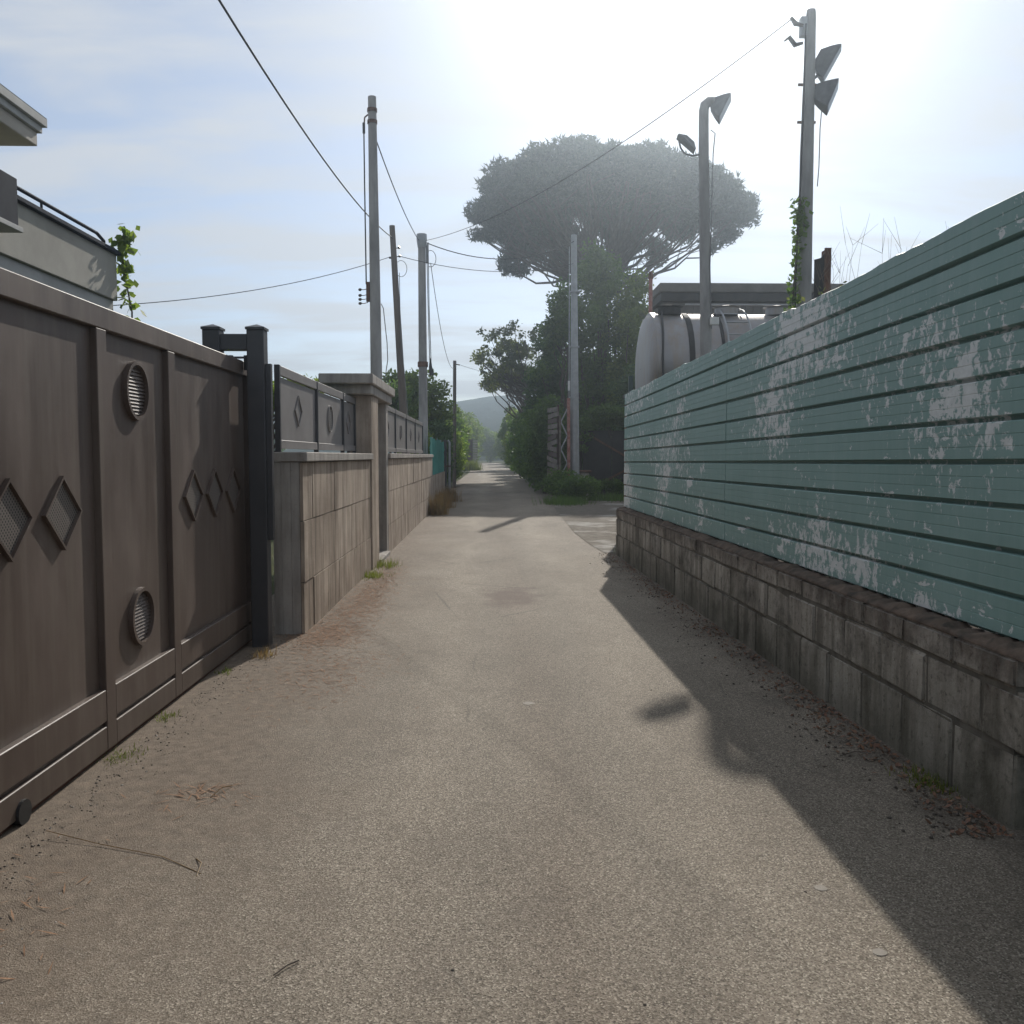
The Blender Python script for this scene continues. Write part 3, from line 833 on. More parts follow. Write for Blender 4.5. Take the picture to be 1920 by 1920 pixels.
# green netting on posts
gn = thing('netting_fence', 'faded green shade netting stretched above a low concrete wall', 'fence', (-1.78, 26.1, 1.03))
yy = np.linspace(26.05, 33.7, 90); zz_ = np.linspace(1.0, 2.12, 9)
V = []; F = []
for i, y in enumerate(yy):
    for k, z in enumerate(zz_):
        V.append((-1.72 + 0.035 * math.sin(y * 5.3 + math.sin(y * 2)) + 0.02 * math.sin(y * 13) + 0.012 * rng.normal(), y, z + (0.04 * math.sin(y * 1.7) if k == 8 else 0) + (0.05 * math.sin(y * 3.1) if k == 0 else 0)))
for i in range(len(yy) - 1):
    F += [(i * 9 + k, (i + 1) * 9 + k, (i + 1) * 9 + k + 1, i * 9 + k + 1) for k in range(8)]
np_mesh('netting', V, F, M['net'], gn, smooth=True)
for y in (26.2, 28.6, 31.1, 33.6):
    MB().tube([(-1.80, y, 0.95), (-1.80, y, 2.2)], 0.022, 8).build('post', M['pole_steel'], gn, smooth=True)
gpst = thing('gate_posts', 'slim pale steel pipe strapped to a dark post at the end of the low wall', 'post', (-1.6, 34.0, 0))
MB().box(-1.72, -1.60, 33.85, 34.0, -0.05, 2.2, 0.008).build('dark_post', M['darkpost'], gpst)
MB().tube([(-1.50, 34.05, -0.05), (-1.50, 34.05, 2.1), (-1.56, 34.05, 2.2)], 0.05, 10).build('pale_pipe', M['pole_steel'], gpst, smooth=True)
MB().box(-1.73, -1.445, 33.84, 34.11, 1.2, 1.24).build('strap', M['rust'], gpst)

# slatted timber gate far down the lane
sg = thing('slatted_gate', 'tall dark timber gate with bleached boards far down the lane', 'gate', (-2.3, 112, 0))
MB().box(-2.75, -2.05, 112.0, 112.15, -0.05, 3.7, 0.01).build('post', M['dark_wood'], sg)
for k in range(11):
    MB().box(-2.0, -1.45, 112.02, 112.07, 0.25 + k * 0.31, 0.25 + k * 0.31 + 0.20).build('board', M['pale_wood'], sg)
MB().box(-1.55, -1.47, 112.08, 112.16, -0.05, 3.7).build('back_post', M['dark_wood'], sg)

# ================================================================== RIGHT: BLOCK WALL AND GREEN FENCE
def XW(y): return 2.285 - 0.0158 * y
def skew(mb, slope=False):
    out = []
    for x, y, z in mb.v:
        if slope and z > 0.8: z = z + (10.66 - y) * 0.0173 * (z - 0.8) / 1.84
        out.append((x + XW(y), y, z))
    mb.v = out
    return mb
bw = thing('block_wall', 'mossy low wall of concrete blocks under the green cladding', 'wall', (2.2, 9.0, 0))
skew(MB().box(0.012, 0.27, 3.70, 14.42, -0.06, 0.70)).build('core', M['mortar'], bw)
def course(z0, z1, off, jit):
    y = 3.68 + off
    first = True
    while y < 14.42 - 0.05:
        L = 0.50
        a = y; b = min(y + L, 14.42)
        far = max(0.0, min(1.0, (y - 6.3) / 3.0))
        g = 0.012 * (1 - far) + 0.003 * far
        j = rng.normal() * jit * (1 - 0.5 * far)
        bm = bmesh.new()
        bmesh.ops.create_cube(bm, size=1.0)
        bmesh.ops.scale(bm, vec=(0.24, b - a - g, z1 - z0 - g), verts=bm.verts)
        bmesh.ops.bevel(bm, geom=list(bm.edges), offset=0.012, segments=2, affect='EDGES')
        for v in bm.verts: v.co += Vector(rng.normal(size=3) * 0.003)
        bmesh.ops.translate(bm, vec=(0.12 + j, (a + b) / 2, (z0 + z1) / 2), verts=bm.verts)
        bm.verts.index_update()
        mb = MB().add([v.co[:] for v in bm.verts], [[v.index for v in f.verts] for f in bm.faces]); bm.free()
        skew(mb).build('block', M['block'], bw)
        y += L
course(-0.05, 0.335, 0.0, 0.004)
course(0.338, 0.602, -0.24, 0.005)
course(0.605, 0.745, 0.0, 0.006)
# crust of moss and needles along the top edge
yy = np.arange(3.64, 14.45, 0.035)
V = []; F = []
for i, y in enumerate(yy):
    h = 0.772 + 0.008 * math.sin(y * 7) + rng.normal() * 0.009
    e = 0.006 * math.sin(y * 5.3) * math.sin(y * 1.9) + rng.normal() * 0.003
    for px, pz in ((0.006, 0.738), (0.005 + e * 0.4, 0.748 + rng.normal() * 0.002), (0.016 + e, 0.758 + rng.normal() * 0.004), (0.05, h), (0.10, h + 0.004), (0.29, 0.75)):
        V.append((px + XW(y), y, pz))
    if i: F += [((i - 1) * 6 + k, i * 6 + k, i * 6 + k + 1, (i - 1) * 6 + k + 1) for k in range(5)]
np_mesh('moss_crust', V, F, M['litter_earth'], bw, smooth=True)

gf = thing('cladding_fence', 'tall fence of green horizontal cladding with peeling pale flakes', 'fence', (2.3, 9.0, 0.75))
sections = [(8.518, 14.34), (2.62, 8.503), (-3.2, 2.61)]
ZB, SH = 0.768, 0.187
for si, (a, b) in enumerate(sections):
    for k in range(10):
        z0 = ZB + k * SH; z1 = z0 + SH
        o = 0.105
        zs = [(0.035, z0 + 0.001), (o - 0.085, z0 + 0.001)]
        pr = [(o + 0.050, z0 + 0.0005), (o + 0.042, z0 + 0.0005), (o + 0.040, z0 + 0.020), (o, z0 + 0.026)]
        for q in (1, 2):
            zg = z0 + 0.026 + (SH - 0.030) * q / 3
            pr += [(o, zg - 0.003), (o + 0.0025, zg - 0.001), (o + 0.0025, zg + 0.001), (o, zg + 0.003)]
        pr += [(o, z1 - 0.006), (o + 0.010, z1 - 0.0005), (o + 0.050, z1 - 0.0005)]
        mb = MB()
        ny = 14 if k < 9 else 60
        wa, wp = rng.normal() * 0.0016, rng.uniform(0, 6)
        ysg = np.linspace(a, b, ny)
        n = len(pr)
        for i, y in enumerate(ysg):
            dz = 0.0
            if k == 9:
                dz = rng.normal() * 0.002 + 0.007 * math.sin(y * 1.9) + (0.010 if math.sin(y * 3.7 + 1) > 0.86 else 0)
            for (px, pz) in pr:
                mb.v.append((px + wa * math.sin(y * 2.1 + wp) + (0.003 * math.sin(k * 2.3 + si)), y, pz + (dz if pz > z1 - 0.01 else 0)))
            if i:
                mb.f += [((i - 1) * n + q, (i - 1) * n + q + 1, i * n + q + 1, i * n + q) for q in range(n - 1)]
                mb.f.append(((i - 1) * n + n - 1, (i - 1) * n, i * n, i * n + n - 1))
        mb.f.append(tuple(range(n))); mb.f.append(tuple(range((ny - 1) * n, ny * n))[::-1])
        skew(mb, True).build('cladding_plank', M['clad'], gf)
for y in (2.62, 8.5, 14.2, 5.5, 11.4):
    skew(MB().box(0.16, 0.26, y - 0.05, y + 0.05, 0.72, 2.62)).build('back_post', M['clad_dark'], gf)
skew(MB().box(0.105, 0.135, -3.2, 3.60, -0.05, 0.795)).build('kick_panel', M['clad_dark'], gf)

# ================================================================== POLES
def pole(name, label, base, top, r0, r1, mat, n=12, group=None, cat='utility pole'):
    t = thing(name, label, cat, base, group)
    b = (base[0], base[1], base[2] - 0.1)
    pts = [tuple(b[k] + (top[k] - b[k]) * f for k in range(3)) for f in (0, 0.25, 0.5, 0.75, 1)]
    MB().tube(pts, [r0 + (r1 - r0) * f for f in (0, 0.25, 0.5, 0.75, 1)], n).build('shaft', M[mat], t, smooth=True)
    return t

pa = pole('utility_pole', 'tall grey concrete pole with small insulators rising behind the entrance canopy', (-1.98, 16.1, 0), (-2.03, 16.1, 7.85), 0.125, 0.072, 'pole_conc')
for z in (7.62, 7.42):
    MB().tube([(-2.03, 16.1, z - 0.03), (-2.03, 16.1, z + 0.03)], 0.088, 12).build('band', M['rust'], pa, smooth=True)
mb = MB().tube([(-2.10, 16.1, 7.55), (-2.16, 16.1, 7.50), (-2.175, 16.1, 7.35)], 0.014, 6); mb.build('hook', M['rust'], pa, smooth=True)
MB().tube([(-2.175, 16.08, 7.36), (-2.172, 16.08, 6.4), (-2.165, 16.08, 5.4), (-2.16, 16.08, 4.62)], 0.013, 6).build('down_lead', M['cable'], pa, smooth=True)
MB().tube([(-2.175, 16.08, 7.40), (-2.175, 16.08, 7.22)], 0.024, 8).build('cable_clamp', M['cable'], pa, smooth=True)
MB().box(-2.16, -2.10, 16.05, 16.12, 4.32, 4.66).build('bracket', M['rust'], pa)
for k, z in enumerate((4.53, 4.43, 4.36, 4.29)):
    MB().tube([(-2.13, 16.09, z + 0.02), (-2.20, 16.09, z), (-2.25, 16.09, z)], 0.007, 5).build('pin', M['rust'], pa)
    MB().tube([(-2.245, 16.09, z - 0.005), (-2.255, 16.09, z), (-2.29, 16.09, z), (-2.30, 16.09, z)], [0.012, 0.026, 0.024, 0.014], 8).build('insulator', M['insul'], pa, smooth=True)
MB().tube([(-1.90, 16.05, 4.28), (-1.86, 16.05, 4.2), (-1.80, 16.05, 3.6), (-1.79, 16.05, 3.3), (-1.86, 16.05, 2.85)], 0.008, 5).build('loose_wire', M['cable_grey'], pa, smooth=True)

pb = pole('utility_pole', 'leaning brown wooden pole beside two concrete poles', (-2.22, 25.0, 0), (-2.64, 25.0, 7.88), 0.125, 0.078, 'pole_wood', 10)
for z, dx_ in ((7.28, 0.14), (7.05, 0.16)):
    MB().tube([(-2.60, 25, z), (-2.60 + dx_, 25, z)], 0.012, 6).build('pin', M['rust'], pb)
    MB().tube([(-2.60 + dx_ - 0.03, 25, z - 0.01), (-2.60 + dx_, 25, z + 0.02), (-2.60 + dx_ + 0.03, 25, z)], [0.02, 0.045, 0.03], 8).build('insulator', M['insul'], pb, smooth=True)
MB().tube([(-2.73, 25, 7.02), (-2.66, 25, 7.02)], 0.03, 8).build('insulator', M['insul'], pb, smooth=True)
pts = [(-2.40 + 0.16 * math.cos(a), 24.97, 6.72 + 0.22 * math.sin(a)) for a in np.linspace(2.6, -2.2, 14)]
MB().tube(pts, 0.008, 5).build('wire_loop', M['cable_grey'], pb, smooth=True)
MB().tube([(-2.44, 24.9, 6.6), (-2.42, 24.88, 5.0), (-2.26, 24.88, 3.2), (-2.2, 24.88, 2.2)], 0.009, 5).build('down_lead', M['cable_grey'], pb, smooth=True)

pc = pole('utility_pole', 'concrete pole with cable fittings standing right of the leaning wooden pole', (-1.96, 27.0, 0), (-1.98, 27.0, 8.15), 0.145, 0.108, 'pole_conc')
MB().tube([(-1.98, 27, 7.75), (-1.98, 27, 7.98), (-1.98, 27, 8.14)], [0.12, 0.155, 0.15], 12).build('cap_band', M['pole_steel'], pc, smooth=True)
MB().box(-1.86, -1.78, 26.95, 27.05, 7.3, 7.85).build('bracket', M['pole_steel'], pc)
MB().tube([(-1.79, 26.95, 7.9), (-1.77, 26.95, 6.0), (-1.72, 26.95, 4.4)], 0.013, 6).build('down_lead', M['cable'], pc, smooth=True)
MB().tube([(-1.83, 26.95, 7.8), (-1.80, 26.95, 6.0), (-1.76, 26.95, 4.4)], 0.013, 6).build('down_lead', M['cable'], pc, smooth=True)
pts = [(-1.72 + 0.16 * math.cos(a), 26.95, 7.42 + 0.24 * math.sin(a)) for a in np.linspace(2.0, -1.9, 14)]
MB().tube(pts, 0.009, 5).build('wire_loop', M['cable'], pc, smooth=True)
MB().tube([(-1.74, 26.95, 4.5), (-1.74, 26.95, 4.25), (-1.70, 26.95, 4.0)], [0.02, 0.05, 0.075], 8).build('cable_joint', M['cable'], pc, smooth=True)
MB().tube([(-1.97, 27, 4.25), (-1.97, 27, 4.4)], 0.155, 12).build('band', M['rust'], pc, smooth=True)

pdp = pole('utility_pole', 'short dark wooden pole above the hedge far along the left side', (-1.75, 45.0, 0), (-1.70, 45.0, 6.33), 0.10, 0.085, 'pole_wood', 10)
MB().tube([(-1.62, 45, 6.15), (-1.45, 45, 6.12)], 0.03, 6).build('insulator', M['insul'], pdp, smooth=True)

pe = pole('utility_pole', 'slim grey steel pole standing in front of the ivy-covered pine trunk', (3.19, 33.2, 0), (3.11, 33.2, 9.65), 0.185, 0.105, 'pole_steel', 10)
MB().tube([(2.94, 33.05, 3.6), (2.93, 33.05, 9.2)], 0.018, 6).build('conduit', M['pole_steel'], pe, smooth=True)
for z in (3.75, 5.6, 7.6):
    MB().tube([(3.14, 33.2, z - 0.03), (3.14, 33.2, z + 0.03)], 0.19, 10).build('band', M['pole_steel'], pe, smooth=True)
MB().box(2.90, 2.97, 33.0, 33.08, 4.0, 4.35).build('junction_box', M['white_box'], pe)

def floodlight(t, c, d, w=0.36, h=0.30, depth=0.22, roll=0.0):
    """lamp head at c, glass facing d"""
    c = Vector(c); d = Vector(d).normalized()
    a = d.cross(Vector((0, 0, 1))).normalized(); b = a.cross(d)
    if roll:
        q = Matrix.Rotation(roll, 3, d); a = q @ a; b = q @ b
    def ring(o, ww, hh): return [c + d * o + a * (i * ww / 2) + b * (j * hh / 2) for i, j in ((-1, -1), (1, -1), (1, 1), (-1, 1))]
    r0 = ring(-depth, w * 0.42, h * 0.46); r1 = ring(-depth * 0.55, w * 0.72, h * 0.78); r2 = ring(-0.03, w, h); r3 = ring(0.0, w * 1.04, h * 1.04)
    vs_ = r0 + r1 + r2 + r3
    fs = [(3, 2, 1, 0)]
    for k in range(3):
        fs += [(k * 4 + i, k * 4 + (i + 1) % 4, (k + 1) * 4 + (i + 1) % 4, (k + 1) * 4 + i) for i in range(4)]
    fs.append((12, 13, 14, 15))
    hd = MB().add(vs_, fs).build('lamp_head', M['lamp'], t)
    g = ring(0.004, w * 0.9, h * 0.9) + ring(0.001, w * 0.9, h * 0.9)
    MB().add(g, [(0, 1, 2, 3), (7, 6, 5, 4), (0, 4, 5, 1), (1, 5, 6, 2), (2, 6, 7, 3), (3, 7, 4, 0)]).build('glass', M['glass'], hd)
    return hd

p2 = thing('floodlight_pole', 'grey pole with bent top carrying two floodlights in front of the tank', 'light pole', (3.98, 16.4, 0))
MB().tube([(3.98, 16.4, -0.1), (3.95, 16.4, 3.9), (3.87, 16.4, 7.0), (3.86, 16.4, 7.78), (3.88, 16.4, 7.88), (3.95, 16.4, 7.94), (4.06, 16.4, 7.94)], [0.125, 0.105, 0.092, 0.09, 0.09, 0.088, 0.085], 12).build('shaft', M['pole_conc'], p2, smooth=True)
floodlight(p2, (4.235, 16.36, 7.80), (0.80, -0.22, -0.42), 0.40, 0.42, 0.24)
floodlight(p2, (3.53, 16.35, 7.17), (-0.62, 0.06, -0.70), 0.24, 0.40, 0.12)
MB().tube([(3.85, 16.4, 7.02), (3.66, 16.4, 6.99), (3.52, 16.38, 7.02), (3.44, 16.36, 7.12), (3.41, 16.36, 7.25)], 0.017, 6).build('lamp_yoke', M['lamp'], p2, smooth=True)
MB().tube([(3.97, 16.32, 7.42), (4.05, 16.32, 7.36), (4.02, 16.32, 7.0), (3.99, 16.32, 5.0), (4.03, 16.3, 3.9)], 0.010, 5).build('lead', M['cable_grey'], p2, smooth=True)
MB().box(3.99, 4.15, 16.23, 16.29, 3.96, 4.10, 0.008).build('switch_box', M['white_box'], p2)

pr = thing('floodlight_pole', 'tall grey concrete pole with two stacked floodlights and climbing ivy behind the green fence', 'light pole', (4.20, 12.0, 0))
MB().tube([(4.20, 12, -0.1), (4.20, 12, 3.8), (4.20, 12, 5.6), (4.22, 12, 7.35), (4.22, 12, 7.42)], [0.115, 0.098, 0.088, 0.066, 0.058], 12).build('shaft', M['pole_conc'], pr, smooth=True)
floodlight(pr, (4.50, 11.97, 6.72), (0.80, -0.30, -0.48), 0.22, 0.44, 0.22)
floodlight(pr, (4.52, 11.97, 6.30), (0.85, -0.30, -0.36), 0.36, 0.34, 0.26)
MB().bar((4.24, 12, 6.52), (4.36, 12, 6.62), 0.035, 0.035).build('lamp_arm', M['lamp'], pr)
MB().bar((4.24, 12, 6.30), (4.34, 12, 6.33), 0.035, 0.035).build('lamp_arm', M['lamp'], pr)
for z in (6.46, 5.98):
    MB().bar((4.06, 11.98, z), (4.30, 11.98, z), 0.025, 0.03).build('clamp_bolt', M['rust'], pr)
MB().tube([(4.12, 11.9, 7.2), (4.11, 11.9, 6.2), (4.09, 11.9, 5.2), (4.06, 11.9, 4.5), (4.05, 11.9, 3.5)], 0.012, 6).build('down_lead', M['cable'], pr, smooth=True)
MB().tube([(4.37, 11.96, 6.12), (4.355, 11.96, 5.9), (4.35, 11.96, 5.4), (4.335, 11.96, 5.15)], 0.007, 5).build('loose_wire', M['cable_grey'], pr, smooth=True)
MB().box(4.08, 4.16, 11.95, 12.05, 7.08, 7.32).build('bracket', M['pole_steel'], pr)
MB().tube([(4.10, 11.95, 7.2), (4.0, 11.95, 7.22), (3.94, 11.95, 7.3)], [0.02, 0.035, 0.02], 8).build('insulator', M['insul'], pr, smooth=True)
MB().tube([(4.10, 11.95, 6.98), (4.0, 11.95, 6.95), (3.92, 11.95, 7.05), (3.86, 11.95, 7.0)], [0.02, 0.035, 0.03, 0.012], 8).build('cable_joint', M['cable'], pr, smooth=True)

# cables
wire('overhead_cable', 'thick overhead cable running along the lane to the leaning wooden pole', (-2.75, -14, 8.2), (-2.63, 24.95, 7.55), 1.75, 0.014, 40)
wire('overhead_cable', 'thin overhead cable reaching from the house side to the leaning wooden pole', (-7.6, 17.0, 4.35), (-2.73, 25, 7.03), 0.25, 0.009)
wire('overhead_cable', 'cable sloping between the two concrete poles', (-1.96, 16.1, 7.1), (-2.06, 26.95, 7.95), 0.15, 0.011)
wire('overhead_cable', 'long cable crossing the lane in front of the pine to the ivy pole', (-1.84, 26.95, 7.95), (3.95, 11.95, 7.28), 0.45, 0.007, 30)
wire('overhead_cable', 'cable running from the fitted concrete pole into the pine crown', (-1.84, 26.95, 7.88), (3.1, 33.1, 9.4), 0.55, 0.014)
wire('overhead_cable', 'slack cable dropping from the fitted concrete pole to the short dark pole', (-1.72, 27, 7.3), (-1.68, 44.95, 6.0), 1.0, 0.010)
wire('overhead_cable', 'thin cable leaving the short dark pole towards the walnut tree', (-1.45, 45, 6.13), (2.6, 60, 7.2), 0.3, 0.009)
wire('overhead_cable', 'thin cable between the leaning wooden pole and the steel pole by the pine', (-2.44, 25, 7.06), (3.08, 33.1, 8.6), 0.35, 0.009)

# steel beam stub behind the fence
hb = thing('steel_beam', 'dark upright steel beam with notched top behind the green fence', 'beam', (4.05, 11.0, 0))
MB().prism([(3.955, -0.05), (4.075, -0.05), (4.075, 4.06), (4.03, 4.0), (3.955, 3.98)], 'y', 10.95, 10.965).build('flange', M['dark_metal'], hb)
MB().box(4.075, 4.155, 10.94, 10.956, -0.05, 4.12).build('flange', M['rust'], hb)
MB().box(4.10, 4.112, 10.957, 11.12, -0.05, 4.11).build('web', M['rust'], hb)

# ================================================================== YARD BEHIND THE FENCE: TANK AND SHED
tk = thing('tank_trailer', 'dull stainless steel tank trailer parked behind the green fence', 'tank', (6.2, 19.15, 0))
TY, TZ, TR = 19.15, 3.44, 1.15
n = 40
prof = [(3.22, 0.02), (3.23, 0.55), (3.25, 0.88), (3.29, 1.06), (3.36, 1.13), (3.39, TR), (3.42, TR), (6.0, TR), (9.2, TR), (9.3, 1.08), (9.4, 0.85), (9.45, 0.02)]
V = []; F = []
for i, (x, r_) in enumerate(prof):
    for k in range(n):
        a = 2 * math.pi * k / n
        V.append((x, TY + r_ * math.cos(a), TZ + r_ * math.sin(a)))
    if i: F += [((i - 1) * n + k, (i - 1) * n + (k + 1) % n, i * n + (k + 1) % n, i * n + k) for k in range(n)]
np_mesh('barrel', V, F, M['tank'], tk, smooth=True)
def hoop(x, w, r_, mat, nm):
    mb = MB(); m = 32
    o = [(TY + r_ * math.cos(2 * math.pi * k / m), TZ + r_ * math.sin(2 * math.pi * k / m)) for k in range(m)]
    i_ = [(TY + (TR - 0.01) * math.cos(2 * math.pi * k / m), TZ + (TR - 0.01) * math.sin(2 * math.pi * k / m)) for k in range(m)]
    mb.frame_ring(o, i_, 'x', x - w / 2, x + w / 2).build(nm, M[mat], tk, smooth=True)
hoop(3.42, 0.10, TR + 0.03, 'tank', 'end_flange')
for x, w in ((4.08, 0.11), (4.72, 0.06), (6.3, 0.11), (8.2, 0.11)):
    hoop(x, w, TR + 0.022, 'dark_metal', 'strap')
for x in (3.78, 4.98, 6.05, 7.6):
    m = MB().tube([(x, TY - 0.25, TZ + TR - 0.05), (x, TY - 0.25, TZ + TR + 0.09), (x, TY - 0.25, TZ + TR + 0.12), (x, TY - 0.25, TZ + TR + 0.15)], [0.24, 0.24, 0.29, 0.12], 20).build('manhole', M['tank'] if x > 4 else M['dark_metal'], tk, smooth=True)
MB().tube([(3.62, TY - 0.35, TZ + TR + 0.03), (3.55, TY - 0.62, TZ + 1.05), (3.50, TY - 1.05, TZ + 0.62), (3.47, TY - 1.20, TZ + 0.1), (3.50, TY - 1.14, TZ - 0.5), (3.56, TY - 1.0, TZ - 1.0)], 0.022, 8).build('hose', M['cable'], tk, smooth=True)
MB().tube([(4.1, TY - 0.3, TZ + TR + 0.17), (7.8, TY - 0.3, TZ + TR + 0.17)], 0.018, 6).build('walkway_rail', M['pole_steel'], tk, smooth=True)
lad = MB()
def tank_pt(ang, r_): return (TY - r_ * math.cos(ang), TZ + r_ * math.sin(ang))
for x in (4.80, 5.28):
    path = [(x, *tank_pt(a, TR + 0.10)) for a in np.linspace(R(82), R(-20), 9)]
    lad.tube(path, 0.02, 6)
for a in np.linspace(R(75), R(-18), 7):
    y, z = tank_pt(a, TR + 0.10)
    lad.tube([(4.80, y, z), (5.28, y, z)], 0.015, 6)
lad.build('ladder', M['pole_steel'], tk, smooth=True)
MB().box(3.3, 9.3, TY - 0.5, TY + 0.5, 1.05, 2.32, 0.02).build('chassis', M['dark_metal'], tk)
for x in (3.7, 5.4, 7.6, 9.0):
    MB().box(x - 0.06, x + 0.06, TY - 0.85, TY + 0.85, 2.0, 2.75).build('cradle', M['dark_metal'], tk)
for x in (7.0, 8.2):
    for s in (-1, 1):
        y = TY + s * 1.0
        w = MB().tube([(x, y - 0.16, 0.52), (x, y - 0.13, 0.52), (x, y + 0.13, 0.52), (x, y + 0.16, 0.52)], [0.46, 0.52, 0.52, 0.46], 24).build('wheel', M['gate_black'], tk, smooth=True)
        MB().tube([(x, y - 0.175, 0.52), (x, y + 0.175, 0.52)], 0.26, 16).build('rim', M['pole_steel'], w, smooth=True)
for s in (-0.6, 0.6):
    MB().box(3.55, 3.70, TY + s - 0.06, TY + s + 0.06, -0.03, 1.05).build('landing_leg', M['dark_metal'], tk)
yb = thing('yard_post', 'slim bluish steel post at the far end of the green fence', 'post', (2.52, 16.3, 0))
MB().box(2.53, 2.60, 16.25, 16.32, -0.05, 3.05, 0.004).build('upright', M['clad_dark'], yb)
MB().box(2.49, 2.64, 16.21, 16.36, -0.03, 0.02).build('foot_plate', M['clad_dark'], yb)
rd = thing('stacked_crate', 'dark rusty steel skip standing under the tank end', 'skip', (3.05, 17.6, 0))
MB().box(2.72, 3.55, 17.2, 18.0, -0.03, 2.75, 0.01).build('box', M['rust'], rd)
MB().box(2.69, 3.58, 17.17, 18.03, 2.752, 2.82).build('rim', M['dark_metal'], rd)

sh_ = thing('shed', 'flat-roofed grey sheeted shed behind the tank', 'shed', (9.5, 27, 0))
MB().box(5.05, 15.0, 26.2, 27.6, -0.05, 6.05).build('wall', M['shed'], sh_)
mb = MB()
x = 5.06
while x < 14.95:
    mb.box(x, x + 0.10, 26.165, 26.199, 0.0, 6.04); x += 0.22
mb.build('sheeting_ribs', M['shed'], sh_)
MB().box(4.95, 15.1, 26.0, 27.7, 6.06, 6.30, 0.01).build('fascia', M['dark_metal'], sh_)
MB().box(4.90, 15.2, 25.92, 27.8, 6.302, 6.56, 0.02).build('roof_edge', M['shed'], sh_)
MB().box(7.2, 10.2, 26.13, 26.163, 0.0, 3.6).build('door', M['dark_metal'], sh_)
ms = thing('red_mast', 'thin flaking red mast at the corner of the shed', 'mast', (4.58, 25.6, 0))
MB().tube([(4.58, 25.6, -0.1), (4.58, 25.6, 6.6)], 0.055, 8).build('pipe', M['red_paint'], ms, smooth=True)
MB().tube([(4.58, 25.6, 6.6), (4.58, 25.6, 6.8)], [0.075, 0.06], 8).build('cap', M['rust'], ms, smooth=True)

# ================================================================== LEFT HOUSE
hs = thing('house', 'pale plastered house with balcony parapet and deep boxed eaves above the gate', 'house', (-8, 7, 0))
MB().box(-15, -7.6, -3.0, 12.4, -0.05, 6.05).build('wall', M['plaster'], hs)
MB().box(-7.598, -4.95, -3.0, 11.9, 3.05, 3.30).build('balcony_slab', M['trim'], hs)
MB().box(-5.02, -4.90, -3.0, 11.97, 3.302, 3.62, 0.006).build('slab_edge', M['trim'], hs)
MB().box(-5.0, -4.855, -3.0, 12.0, 3.622, 4.21, 0.006).build('parapet', M['plaster'], hs)
MB().box(-7.598, -5.002, 11.86, 12.0, 3.302, 4.21, 0.006).build('parapet', M['plaster'], hs)
cp = MB().box(-5.06, -4.80, -3.0, 12.06, 4.212, 4.262, 0.006).build('parapet_coping', M['rail_dark'], hs)
mb = MB().tube([(-4.93, -3, 4.40), (-4.93, 11.6, 4.40), (-4.95, 11.85, 4.36), (-5.0, 11.95, 4.27)], 0.022, 8)
mb.build('handrail', M['rail_dark'], hs, smooth=True)
for y in (0.2, 2.3, 4.4, 6.4, 8.4, 10.2):
    MB().tube([(-4.93, y, 4.26), (-4.93, y, 4.40)], 0.014, 6).build('baluster', M['rail_dark'], hs, smooth=True)
pb_ = MB().box(-4.852, -4.60, 7.4, 9.05, 3.84, 4.30, 0.006).build('planter_box', M['rail_dark'], hs)
MB().box(-4.87, -4.575, 7.36, 9.09, 3.79, 3.838, 0.004).build('planter_shelf', M['trim'], pb_)
MB().box(-7.62, -7.58, 3.0, 4.2, 3.32, 5.4).build('door', M['dark_wood'], hs)
MB().box(-7.62, -7.58, 7.0, 8.4, 4.1, 5.3).build('window', M['glass'], hs)
MB().box(-15.6, -6.32, -4.0, 13.02, 5.93, 6.12, 0.01).build('soffit_box', M['soffit'], hs)
MB().box(-15.65, -6.27, -4.05, 13.07, 6.122, 6.215, 0.006).build('fascia', M['trim'], hs)
MB().box(-15.7, -6.22, -4.1, 13.12, 6.217, 6.335, 0.006).build('gutter_edge', M['trim'], hs)
MB().add([(-15.7, -4.1, 6.34), (-6.22, -4.1, 6.34), (-6.22, 13.12, 6.34), (-15.7, 13.12, 6.34), (-11, 1, 8.3), (-11, 8, 8.3)],
         [(0, 1, 4), (1, 2, 5, 4), (2, 3, 5), (3, 0, 4, 5), (3, 2, 1, 0)]).build('roof', M['rust'], hs)

def vine(name, label, path, spread, nl, leaf, mat, group=None):
    t = thing(name, label, 'vine', path[0])
    if group: t['group'] = group
    MB().tube(path, 0.012, 5).build('stem', M['bark'], t, smooth=True)
    P = []
    A = np.array(path)
    for _ in range(nl):
        i = rng.integers(len(A) - 1); f = rng.uniform()
        P.append(A[i] * (1 - f) + A[i + 1] * f + rng.normal(size=3) * spread)
    V, F = leaf_quads(np.array(P), leaf, leaf * 0.8)
    np_mesh('leaves', V, F, mat, t)
    return t
vine('grapevine', 'leafy green vine climbing the corner of the house balcony', [(-4.72, 12.1, 0), (-4.74, 12.1, 2.6), (-4.72, 12.12, 3.5), (-4.80, 12.1, 4.0), (-4.82, 12.08, 4.3), (-4.78, 12.08, 4.55)], (0.06, 0.08, 0.06), 210, 0.12, M['leaf_bright'])
vine('ivy', 'ivy shoots climbing the floodlight pole behind the green fence', [(4.02, 11.9, 0), (4.00, 11.9, 3.0), (4.02, 11.9, 3.7), (4.07, 11.88, 4.6), (4.09, 11.88, 4.95)], (0.05, 0.05, 0.06), 420, 0.08, M['leaf_mid'])

